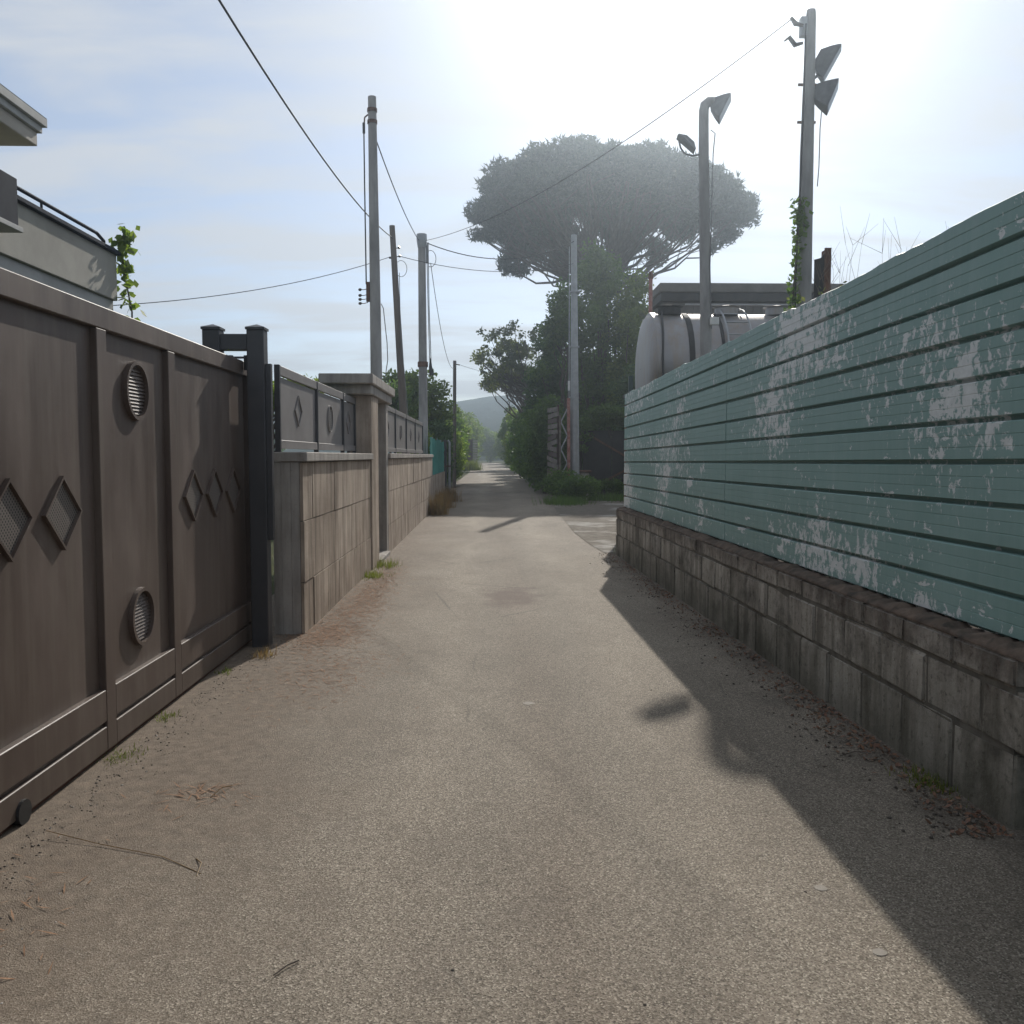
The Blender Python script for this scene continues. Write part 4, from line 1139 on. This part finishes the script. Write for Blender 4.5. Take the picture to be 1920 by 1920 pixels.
# ================================================================== DERELICT GATE ON THE RIGHT
lp = thing('lattice_post', 'rusty lattice gate post with zigzag bracing and a flaking red pipe', 'gate post', (2.75, 33.0, 0))
MB().tube([(2.94, 33.0, -0.05), (2.92, 33.0, 3.72)], 0.062, 8).build('red_pipe', M['red_paint'], lp, smooth=True)
MB().box(2.58, 2.64, 32.97, 33.03, -0.05, 3.1).build('upright', M['old_wood'], lp)
zz = [0.35, 0.85, 1.35, 1.85, 2.35, 2.85, 3.35]
for k in range(len(zz) - 1):
    a, b = ((2.64, 33.0, zz[k]), (2.88, 33.0, zz[k + 1])) if k % 2 else ((2.88, 33.0, zz[k]), (2.64, 33.0, zz[k + 1]))
    MB().bar(a, b, 0.03, 0.045).build('brace', M['pole_steel'], lp)
pg = thing('plank_gate', 'grey weathered plank gate standing open along the lane', 'gate', (2.5, 34.5, 0))
for k in range(15):
    z = 0.35 + k * 0.215
    sl = rng.normal() * 0.04
    MB().bar((2.52 + rng.normal() * 0.02, 33.1, z + sl), (2.40 + rng.normal() * 0.02, 36.6, z - sl + 0.05), 0.03, 0.17).build('plank', M['old_wood'] if k % 3 else M['dark_wood'], pg)
for y in (33.4, 36.3):
    MB().box(2.53, 2.60, y - 0.05, y + 0.05, -0.05, 3.5).build('post', M['dark_wood'], pg)
bp = thing('block_pillar', 'short whitewashed block pillar with a flat brown cap', 'pillar', (3.45, 33.6, 0))
for r_ in range(5):
    for c in range(2):
        x0 = 3.12 + c * 0.31 ; z0 = -0.04 + r_ * 0.205
        MB().box(x0 + 0.004 + rng.normal() * 0.004, x0 + 0.304, 33.45 + rng.normal() * 0.006, 33.8, z0 + 0.003, z0 + 0.200, 0.008).build('block', M['block_white'], bp)
MB().box(3.05, 3.82, 33.36, 33.88, 0.99, 1.07, 0.012).build('cap', M['rust'], bp)
dg = thing('shed_gate', 'dark double gate with diagonal braces hidden under ivy', 'gate', (4.7, 36, 0))
for x0, x1 in ((3.95, 4.93), (4.95, 5.95)):
    lf = MB().box(x0, x1, 36.0, 36.05, 0.05, 2.62).build('leaf', M['dark_metal'], dg)
MB().bar((4.0, 35.97, 2.45), (5.9, 35.97, 1.35), 0.03, 0.08).build('brace', M['rust'], dg)
MB().bar((4.0, 35.96, 0.25), (5.9, 35.96, 1.25), 0.03, 0.08).build('brace', M['rust'], dg)
for x in (3.86, 6.04):
    MB().box(x - 0.08, x + 0.08, 35.95, 36.12, -0.05, 2.8).build('post', M['dark_metal'], dg)
gw = thing('yard_wall', 'dark ivy-topped yard wall behind the derelict gates', 'wall', (9, 36.3, 0))
MB().box(6.14, 14, 36.0, 36.3, -0.05, 2.9).build('masonry', M['conc_grey'], gw)
MB().box(6.14, 14.05, 35.95, 36.35, 2.902, 2.98).build('coping', M['conc_grey'], gw)

# ================================================================== VEGETATION
# --- the umbrella pine
def umbrella_pine(name, label, base, H, rad, rim, under, ncl, tufts, blade, mat, trunk_r, fork, group=None, nlimb=115, lean=(0, 0), cs=1.0):
    t = thing(name, label, 'tree', base, group)
    bx, by = base[0], base[1]
    C_ = []; r_ = []
    while len(C_) < ncl:
        a = rng.uniform(0, 2 * math.pi); q = math.sqrt(rng.uniform(0, 1))
        r = q * rad * (1 + 0.07 * math.sin(3 * a + 1) + 0.05 * math.sin(5 * a))
        top = rim + (H - rim) * math.sqrt(max(0.0, 1 - (q * 0.985) ** 2.3)) + 0.25 * math.sin(a * 4 + q * 7)
        bot = rim - (rim - under) * max(0.0, (q - 0.25) / 0.75) ** 0.8 + (1 - q) * 0.4
        f = rng.uniform(0, 1) ** 0.62
        z = bot + (top - bot) * f
        if z < rim and rng.uniform() < 0.52: continue
        cr = cs * rng.uniform(0.45, 0.95) * (1.0 if z > rim else 0.72)
        C_.append((bx + lean[0] * (z / H) + r * math.cos(a), by + r * math.sin(a), min(z, top - cr * 0.45))); r_.append(cr)
    C_ = np.array(C_); r_ = np.array(r_)
    dd = np.sort(np.linalg.norm(C_[:, None] - C_[None], axis=2), axis=1)
    ok_ = dd[:, 4] < 1.42 * cs
    C_ = C_[ok_]; r_ = r_[ok_]
    k = rng.choice(len(C_), size=tufts, p=(r_ ** 2) / (r_ ** 2).sum())
    d = rand_unit(tufts) * (rng.uniform(0, 1, (tufts, 1)) ** 0.75); d[:, 2] *= 0.62
    P = C_[k] + d * r_[k][:, None]
    nb = 4
    P = np.repeat(P, nb, axis=0) + rng.normal(size=(tufts * nb, 3)) * 0.03
    n = len(P)
    dirs = rand_unit(n) + np.array([0, 0, 0.45]); dirs /= np.linalg.norm(dirs, axis=1, keepdims=True)
    L = rng.uniform(0.6, 1.25, (n, 1)) * blade
    s = np.cross(dirs, rand_unit(n)); s /= np.linalg.norm(s, axis=1, keepdims=True) + 1e-9
    V = np.empty((n * 3, 3)); V[0::3] = P - s * blade * 0.17; V[1::3] = P + s * blade * 0.17; V[2::3] = P + dirs * L
    np_mesh('crown', V, np.arange(n * 3).reshape(n, 3), mat, t)
    fx, fy = bx + lean[0] * fork / H, by + lean[1] * fork / H
    MB().tube(sweep((bx, by, -0.2), (fx, fy, fork + 1.5), 7, 0.06), [trunk_r * (1.2 - 0.5 * i / 6) for i in range(7)], 12).build('trunk', M['bark_pine'], t, smooth=True)
    lb = MB()
    for i in range(nlimb):
        j = rng.integers(len(C_))
        tgt = C_[j]
        st = (fx + rng.normal() * 0.12, fy + rng.normal() * 0.12, fork + rng.uniform(-0.3, 1.6))
        rr = math.hypot(tgt[0] - fx, tgt[1] - fy)
        path = sweep(st, tgt, 7, 0.16, (0, 0, -0.10 * rr))
        r0 = rng.uniform(0.07, 0.15)
        lb.tube(path, [r0 * (1 - 0.12 * q) for q in range(7)], 6)
        for w in range(3):
            s0 = path[rng.integers(3, 6)]
            near = C_[np.argsort(((C_ - np.array(s0)) ** 2).sum(1))[rng.integers(3, 22)]]
            lb.tube(sweep(s0, near, 4, 0.3), [0.035, 0.028, 0.02, 0.012], 4)
    lb.build('limbs', M['bark_pine'], t, smooth=True)
    return t
umbrella_pine('umbrella_pine', 'large stone pine with a broad umbrella crown over ivy-covered trunk', (7.75, 62.0, 0), 21.4, 9.8, 17.6, 14.0, 430, 84000, 0.34, M['needles'], 0.5, 12.8, cs=1.5)
umbrella_pine('umbrella_pine', 'small far brownish stone pine showing through the walnut tree', (4.0, 105, 0), 11.8, 4.7, 9.4, 7.6, 150, 10000, 0.36, M['needles_brown'], 0.3, 6.5, nlimb=20)

# --- ivy on the pine trunk and evergreen trees round it
def ivy_mass(name, label, base, cols, nl, leaf, mat, cat='ivy', group=None):
    t = thing(name, label, cat, base, group)
    C_ = np.array([c[:3] for c in cols]); r_ = np.array([c[3] for c in cols])
    P = blob_points(C_, r_, nl, 0.95, 0.5)
    P = P[P[:, 2] > 0.05]
    V, F = leaf_quads(P, leaf, leaf * 0.7)
    np_mesh('foliage', V, F, mat, t)
    mb = MB()
    for c in cols[::3]:
        mb.tube(sweep((base[0], base[1], -0.05), c[:3], 5, 0.25), [0.07, 0.06, 0.045, 0.03, 0.015], 5)
    mb.build('stem', M['bark'], t, smooth=True)
    return t
cols = []
for z in np.arange(0.6, 11.4, 0.42):
    w = 1.35 if z < 8 else max(0.5, 1.35 - (z - 8) * 0.26)
    for k in range(5):
        cols.append((5.25 + rng.normal() * w * 0.75, 43.0 + rng.normal() * 0.9, z + rng.normal() * 0.2, rng.uniform(0.4, 0.85)))
ivy_mass('climbing_ivy', 'dense dark ivy climbing high up the stone pine trunk', (5.3, 43.2, 0), cols, 26000, 0.17, M['leaf_mid'])
cols = []
for z in np.arange(0.6, 9.3, 0.45):
    w = 0.9 if z < 7 else max(0.3, 0.9 - (z - 7) * 0.3)
    for k in range(4):
        cols.append((6.75 + rng.normal() * w * 0.55 - 0.05 * z + 0.3, 41.0 + rng.normal() * 0.7, z + rng.normal() * 0.2, rng.uniform(0.35, 0.75)))
ivy_mass('climbing_ivy', 'brighter green leafy column right of the pine trunk, reaching the crown', (6.8, 41, 0), cols, 15000, 0.16, M['leaf_bright'])
tree('evergreen_tree', 'dark evergreen leaning left under the pine crown', (4.2, 41.5, 0), (3.6, 41.2, 6.5), 0.16, (3.35, 41.0, 7.4), (1.15, 1.1, 2.0), 34, 7000, 0.18, M['leaf_mid'], rb=(0.35, 0.7), limbs=12)
tree('evergreen_tree', 'pointed dark evergreen tree at the left of the ivy', (3.2, 46.5, 0), (2.95, 46.5, 6.8), 0.15, (3.0, 46.4, 4.9), (1.45, 1.3, 3.9), 60, 13000, 0.17, M['leaf_dark'], rb=(0.4, 0.8), limbs=14, low=-0.95)
tree('walnut_tree', 'open-crowned walnut tree leaning over the lane', (3.9, 60, 0), (2.6, 60, 6.0), 0.20, (1.25, 60, 8.0), (2.7, 2.6, 3.0), 74, 4300, 0.24, M['leaf_olive'], rb=(0.3, 0.62), limbs=36, low=-0.9, hollow=0.25, twigs=3)
# hedge on the right, bush by bush
ORD = ['first', 'second', 'third', 'fourth', 'fifth', 'sixth', 'seventh', 'eighth', 'ninth', 'tenth']
G_R = 'overgrown bushes along the right side'
spec = [(3.1, 31.2, 1.0, 1.1, 0.9, 'leaf_mid'), (2.6, 32.3, 1.3, 0.8, 1.0, 'leaf_mid'), (2.45, 38.4, 4.4, 1.2, 1.4, 'leaf_mid'), (2.6, 41.0, 3.8, 1.2, 1.4, 'leaf_dark'), (2.6, 44.0, 4.2, 1.3, 1.5, 'leaf_mid'),
        (2.6, 48.0, 4.2, 1.35, 1.8, 'leaf_mid'), (2.6, 52.0, 4.4, 1.4, 2.0, 'leaf_dark'), (2.6, 57.0, 4.8, 1.5, 2.4, 'leaf_mid'), (2.6, 64.0, 5.0, 1.5, 3.2, 'leaf_dark'), (2.6, 73.0, 5.4, 1.6, 4.0, 'leaf_mid'), (2.7, 86, 6.4, 1.8, 5.5, 'leaf_bright'), (2.8, 101, 7.5, 1.9, 7, 'leaf_mid')]
for i, (x, y, h, rx, ry, m) in enumerate(spec):
    first = i < 2
    shrub('bush', ('low leafy bush at the foot of the lattice gate post' if i == 0 else 'small green bush between the lattice post and the lane') if first else ('%s tall hedge bush after the plank gate on the right of the lane' % ORD[i - 2]), 'bush', (x, y, 0), (x, y, h * 0.5), (rx, ry, h * 0.55), 34 if first else 44, 4200 if first else 7000, 0.10 if first else 0.12 + 0.0018 * y, M[m], None if first else G_R, rb=(0.3, 0.55) if first else (0.4, 0.8), low=-1.0)
shrub('bush', 'broad dark evergreen mass behind the ivy-covered trunk', 'bush', (5.6, 50.0, 0), (5.4, 50.0, 4.6), (2.9, 1.8, 4.6), 80, 13000, 0.20, M['leaf_dark'], rb=(0.6, 1.1), low=-1.0)
# greenery over the dark gate and yard wall
shrub('ivy_canopy', 'ragged ivy hanging over the dark double gate', 'ivy', (6.1, 36.4, 0), (4.9, 36.0, 3.15), (1.5, 0.5, 0.7), 34, 6500, 0.12, M['leaf_mid'], rb=(0.25, 0.45), stems=8, extra=[(3.85, 35.8, 2.4, 0.35), (3.75, 35.7, 1.9, 0.25), (3.9, 35.7, 2.9, 0.4)])
shrub('bush', 'dense dark bush filling the space between ivy column and green fence', 'bush', (6.6, 38.5, 0), (6.6, 38.2, 3.4), (1.9, 1.4, 2.9), 55, 11000, 0.15, M['leaf_dark'], rb=(0.4, 0.8), low=-1)
shrub('bush', 'weedy bush at the foot of the dark double gate', 'bush', (4.6, 34.7, 0), (4.6, 34.7, 0.35), (1.0, 0.5, 0.5), 24, 3000, 0.09, M['leaf_mid'], rb=(0.18, 0.35), low=-0.4)
# left side greenery
G_L = 'bushes along the left side'
shrub('hedge_arch', 'bushy ivy-clad arch over the gateway after the netting fence', 'hedge', (-2.3, 37.2, 0), (-2.1, 37.4, 1.75), (0.78, 2.2, 1.6), 54, 10000, 0.12, M['leaf_dark'], rb=(0.3, 0.55), low=-1.0)
shrub('bush', 'light green clipped hedge bulging beside the lane', 'bush', (-2.1, 48, 0), (-2.05, 48.0, 1.35), (0.75, 4.4, 1.5), 60, 10000, 0.12, M['leaf_bright'], rb=(0.3, 0.5), low=-1.0)
tree('fig_tree', 'broad bright-leaved tree behind the concrete poles', (-4.2, 38.5, 0), (-3.6, 38.5, 2.6), 0.14, (-3.3, 38.5, 3.7), (2.1, 1.6, 1.9), 56, 7500, 0.19, M['leaf_bright'], rb=(0.35, 0.7), limbs=18, hollow=0.35, low=-0.6)
tree('garden_tree', 'dark green garden tree left of the leaning wooden pole', (-4.6, 31.5, 0), (-4.0, 31.5, 2.8), 0.12, (-3.55, 31.5, 3.3), (1.0, 1.0, 1.35), 30, 4000, 0.15, M['leaf_mid'], rb=(0.3, 0.6), limbs=12, hollow=0.3)
shrub('bush', 'yellow-green bush spilling over the netting fence', 'bush', (-2.7, 30, 0), (-2.5, 30.5, 2.0), (0.65, 3.2, 1.1), 40, 7000, 0.12, M['leaf_bright'], rb=(0.3, 0.5))
tree('garden_tree', 'leafy garden tree just showing over the metal fence panels', (-4.0, 14.6, 0), (-3.6, 14.6, 2.2), 0.08, (-3.15, 15.0, 2.55), (0.75, 0.8, 0.6), 22, 2000, 0.11, M['leaf_bright'], rb=(0.2, 0.36), limbs=12, hollow=0.2)
shrub('hedge', 'bright garden hedge seen through the gap beside the portal', 'hedge', (-3.1, 9.6, 0), (-3.1, 9.6, 1.05), (0.35, 1.5, 1.1), 40, 6500, 0.075, M['leaf_bright'], rb=(0.22, 0.38), low=-1)
for i, (x, y, h, rx, ry, m) in enumerate([(-2.5, 57, 3.8, 1.1, 3.0, 'leaf_bright'), (-2.9, 66, 5.0, 1.4, 4.0, 'leaf_mid'), (-3.0, 78, 6.0, 1.5, 5.0, 'leaf_bright'), (-3.3, 93, 7.0, 1.7, 6.0, 'leaf_bright'), (-4.4, 122, 8.2, 2.9, 8.0, 'leaf_bright'), (-3.0, 150, 9.0, 2.5, 10, 'leaf_bright'), (3.8, 135, 8.0, 2.6, 9, 'leaf_mid'), (3.2, 172, 8.5, 2.6, 9, 'leaf_bright'), (0.4, 215, 9, 4.2, 6, 'leaf_bright')]):
    shrub('bush', '%s leafy bush after the light green clipped hedge on the left' % ORD[i] if x < 0 else 'far leafy bush closing the view down the lane' if y > 200 else 'farthest bright bush on the right edge of the lane' if y > 160 else 'far tall bush on the right of the lane', 'bush', (x, y, 0), (x, y, h * 0.5), (rx, ry, h * 0.55), 40, 6000, 0.12 + 0.0022 * min(y, 200), M[m], G_L if x < 0 else None, rb=(0.45, 0.9) if y < 100 else (0.9, 1.8), low=-1.0)
tree('tree', 'sprig-topped young tree rising behind the shed roof', (6.9, 35.2, 0), (6.7, 35.2, 6.0), 0.10, (6.6, 35.0, 7.2), (1.5, 0.8, 1.0), 16, 700, 0.24, M['leaf_olive'], rb=(0.2, 0.4), limbs=14, hollow=0.4)
# distant trees behind the walls so the ground does not run bare to the hills
G_F = 'far garden trees'
for i in range(8):
    s = -1 if i % 4 else 1
    y = rng.uniform(60, 260); x = s * rng.uniform(12, 30 + y * 0.35)
    h = rng.uniform(4.5, 8.5)
    tree('garden_tree', 'far broad-leaved tree standing beyond the gardens', (x, y, 0), (x + 0.3, y, h * 0.5), 0.16, (x, y, h * 0.62), (h * 0.36, h * 0.36, h * 0.4), 20, 1600, 0.38, M['leaf_mid' if i % 3 else 'leaf_bright'], G_F, rb=(0.7, 1.3), limbs=6)

# dry weeds behind the green fence
dw = thing('dry_weeds', 'bare dry weed stalks standing above the green fence', 'weeds', (4.0, 9.4, 0))
mb = MB()
for i in range(60):
    x = rng.uniform(3.35, 4.75); y = rng.uniform(8.9, 10.2)
    h = rng.uniform(2.8, 3.95) - abs(x - 4.05) * 0.25
    top = (x + rng.normal() * 0.14, y + rng.normal() * 0.14, h)
    path = sweep((x, y, 0), top, 5, 0.16)
    mb.tube(path, [0.006, 0.005, 0.004, 0.0025, 0.001], 4)
    for k in range(4):
        s = path[rng.integers(2, 5)]
        mb.tube([s, tuple(np.array(s) + np.array([rng.normal() * 0.12, rng.normal() * 0.12, rng.uniform(0.15, 0.4)]))], [0.0025, 0.001], 3)
mb.build('stalks', M['twig'], dw)
P = np.stack([rng.uniform(3.3, 4.8, 900), rng.uniform(8.9, 10.2, 900), rng.uniform(2.3, 3.35, 900)], 1)
V, F = leaf_quads(P, 0.06, 0.035); np_mesh('leaves', V, F, M['leaf_olive'], dw)

# ================================================================== SMALL THINGS ON THE GROUND
def weed(label, x, y, n, L, r_, mat='leaf_grass', W=0.008, lean=0.7, name='weed_tuft'):
    t = thing(name, label, 'weeds', (x, y, 0))
    P = np.stack([x + rng.normal(size=n) * r_, y + rng.normal(size=n) * r_ * 1.6, np.full(n, -0.005)], 1)
    V, F = blades(P, L, W, lean); np_mesh('blades', V, F, M[mat], t)['kind'] = 'stuff'
    return t
weed('flat green weed patch at the foot of the sliding gate below the double diamonds', -1.96, 4.72, 200, 0.030, 0.05, lean=1.5)
weed('small green tuft at the foot of the gate below the lower round vent', -1.97, 5.45, 110, 0.035, 0.03, lean=1.4)
weed('short green weed at the foot of the gate near its shaded end', -1.95, 6.6, 70, 0.04, 0.03, lean=1.4)
weed('pale straw tuft beside the dark gate portal', -1.78, 7.1, 70, 0.09, 0.05, 'straw', lean=1.2)
weed('green weeds along the concrete wall near the canopy', -1.55, 11.8, 260, 0.10, 0.09)
weed('weeds growing by the canopy threshold', -1.52, 12.9, 220, 0.12, 0.10)
weed('tall dry rust-coloured weeds against the low wall', -1.45, 24.5, 420, 0.55, 0.14, 'straw', 0.02, 0.6)
weed('dry straw weeds below the netting fence', -1.42, 27.5, 420, 0.60, 0.15, 'straw', 0.02, 0.6)
weed('tuft of dry grass at the foot of the dark post', -1.38, 31.5, 300, 0.55, 0.15, 'straw', 0.02, 0.6)
weed('yellowish verge grass beside the far slatted gate', -2.0, 100, 900, 1.1, 0.45, 'leaf_grass', 0.06, 0.5)
weed('sprig of weeds at the far corner of the block wall', 2.25, 14.75, 200, 0.16, 0.09)
weed('moss and small weeds at the foot of the near blocks', 2.15, 4.25, 240, 0.05, 0.06, lean=1.2)
weed('rough grass fringe at the foot of the bush by the lattice post', 2.5, 29.8, 900, 0.30, 0.35, 'leaf_mid', 0.02, 0.7)
weed('rough grass fringe before the dark double gate', 4.6, 32.8, 1100, 0.28, 0.55, 'leaf_mid', 0.02, 0.7)

def scatter_stones(name, label, P, smin, smax, mat):
    base = np.array([(1, 0, 0), (-1, 0, 0), (0, 1, 0), (0, -1, 0), (0, 0, 1), (0, 0, -0.6)], float)
    fc = np.array([(0, 2, 4), (2, 1, 4), (1, 3, 4), (3, 0, 4), (2, 0, 5), (1, 2, 5), (3, 1, 5), (0, 3, 5)])
    V = []; F = []
    for i, p in enumerate(P):
        s = smin + (smax - smin) * rng.uniform() ** 3
        a = rng.uniform(0, 6.28); ca, sa = math.cos(a), math.sin(a)
        b = base * s * rng.uniform(0.6, 1.3, (6, 3)); b[:, 2] *= 0.7
        b = np.stack([b[:, 0] * ca - b[:, 1] * sa, b[:, 0] * sa + b[:, 1] * ca, b[:, 2]], 1)
        V.append(b + p + np.array([0, 0, s * 0.25])); F.append(fc + 6 * i)
    o = np_mesh(name, np.vstack(V), np.vstack(F), M[mat])
    o['kind'] = 'stuff'; o['label'] = label; o['category'] = 'gravel'
    return o
def left_pts(n, spread=0.32, y0=2.3, y1=14):
    y = y0 + (y1 - y0) * rng.uniform(0, 1, n) ** 1.5
    x = np.where(y < 8, -1.95, -1.60) + np.abs(rng.normal(size=n)) * spread * np.where(y < 8, 1.6, 0.8)
    return np.stack([x, y, np.full(n, 0.004)], 1)
scatter_stones('clods', 'scattered dark earth clods and pebbles along the dusty gate side', np.vstack([left_pts(2600), left_pts(1500, 0.09), left_pts(900, 0.14, 3.0, 8)]), 0.0013, 0.0080, 'pebble')
scatter_stones('gravel', 'scattered pale gravel bits along the dusty gate side', left_pts(1300), 0.0016, 0.008, 'pebble_pale')
P = np.stack([rng.uniform(-1.2, 2.0, 160), rng.uniform(2.3, 10, 160), np.full(160, 0.010)], 1)
scatter_stones('road_grit', 'loose dark grit lying on the asphalt', P, 0.002, 0.008, 'pebble')

def litter(name, label, P, L, W, mat, flat=True):
    n = len(P); a = rng.uniform(0, 2 * math.pi, n)
    d = np.stack([np.cos(a), np.sin(a), rng.normal(size=n) * (0.12 if flat else 0.3)], 1); q = np.stack([-np.sin(a), np.cos(a), rng.normal(size=n) * (0.05 if flat else 0.4)], 1)
    s = rng.uniform(0.5, 1.3, (n, 1))
    V = np.empty((n * 4, 3)); V[0::4] = P - d * L / 2 * s; V[1::4] = P + q * W / 2 * s; V[2::4] = P + d * L / 2 * s; V[3::4] = P - q * W / 2 * s
    V[:, 2] = np.maximum(V[:, 2], 0.002)
    o = np_mesh(name, V, np.arange(n * 4).reshape(n, 4), M[mat])
    o['kind'] = 'stuff'; o['label'] = label; o['category'] = 'litter'
    return o
# needles drift in patches
pc_ = [(-1.35, 4.15, 0.13, 0.10, 26), (-1.45, 7.9, 0.18, 0.35, 500), (-1.38, 9.2, 0.16, 0.6, 500), (-1.35, 10.6, 0.14, 0.7, 420), (-1.2, 6.6, 0.25, 0.5, 200), (-1.7, 3.0, 0.2, 0.35, 18), (-1.38, 12.0, 0.12, 0.8, 350)]
P = np.vstack([np.stack([cx + rng.normal(size=n * 3) * sx, cy + rng.normal(size=n * 3) * sy, np.full(n * 3, 0.014)], 1) for cx, cy, sx, sy, n in pc_])
litter('pine_needle_litter', 'reddish brown pine needle litter by the concrete wall', P, 0.08, 0.006, 'needle_litter')
y = 3.6 + 11 * rng.uniform(0, 1, 2600) ** 1.3
clump = 0.5 + 0.5 * np.sin(y * 4.1) * np.sin(y * 1.7)
keep = rng.uniform(size=2600) < 0.25 + 0.75 * clump
y = y[keep]
P = np.stack([2.285 - 0.0158 * y - 0.03 - np.abs(rng.normal(size=len(y))) * 0.13, y, np.full(len(y), 0.014)], 1)
litter('leaf_litter', 'dead reddish leaves gathered along the foot of the block wall', P, 0.030, 0.016, 'dead_leaf', False)
scatter_stones('debris', 'dark crumbs of earth along the foot of the block wall', np.stack([2.25 - 0.0158 * y - np.abs(rng.normal(size=len(y))) * 0.22, y, np.full(len(y), 0.006)], 1), 0.003, 0.014, 'pebble')
# single twigs and sticks
for label, pts in (('thin dark twig lying on the asphalt', [(-0.66, 2.66, 0.018), (-0.63, 2.71, 0.020), (-0.60, 2.74, 0.018)]),
                   ('long bent dry stalk lying on the dusty gate side', [(-1.86, 3.72, 0.03), (-1.60, 3.62, 0.015), (-1.30, 3.50, 0.014), (-1.10, 3.35, 0.012)]),
                   ('pale curved straw on the dusty gate side', [(-1.16, 3.48, 0.012), (-1.12, 3.42, 0.022), (-1.11, 3.33, 0.012)]),
                   ('forked pale straw near the double diamonds', [(-1.30, 4.12, 0.012), (-1.27, 4.2, 0.03), (-1.24, 4.26, 0.016)]),
                   ('short stick lying beside the block wall', [(1.86, 4.62, 0.012), (1.95, 4.66, 0.020), (2.03, 4.67, 0.014)])):
    o = MB().tube(pts, 0.0016 if 'long' in label else 0.0024, 5).build('twig', M['straw' if 'pale' in label or 'dry' in label else 'bark'], org=pts[0])
    tag(o, label, 'twig')

# ================================================================== HAZE
if True:
    hz = MB().box(-440, 440, -440, 440, -1.2, 30).build('haze', None)  # haze volume added to stand in for lens glare around the sun
    hm = bpy.data.materials.new('glare_haze'); hm.use_nodes = True
    nn = hm.node_tree.nodes; nn.clear()
    out = nn.new('ShaderNodeOutputMaterial'); pv_ = nn.new('ShaderNodeVolumePrincipled')
    pv_.inputs['Color'].default_value = (0.74, 0.87, 1.0, 1)
    pv_.inputs['Density'].default_value = 0.0026
    pv_.inputs['Anisotropy'].default_value = 0.89
    hm.node_tree.links.new(pv_.outputs[0], out.inputs['Volume'])
    hz.data.materials.append(hm)
    hz['kind'] = 'stuff'
    hz['label'] = 'thin haze over the whole place, added for a glare veil towards the sun'
    hz['category'] = 'haze'
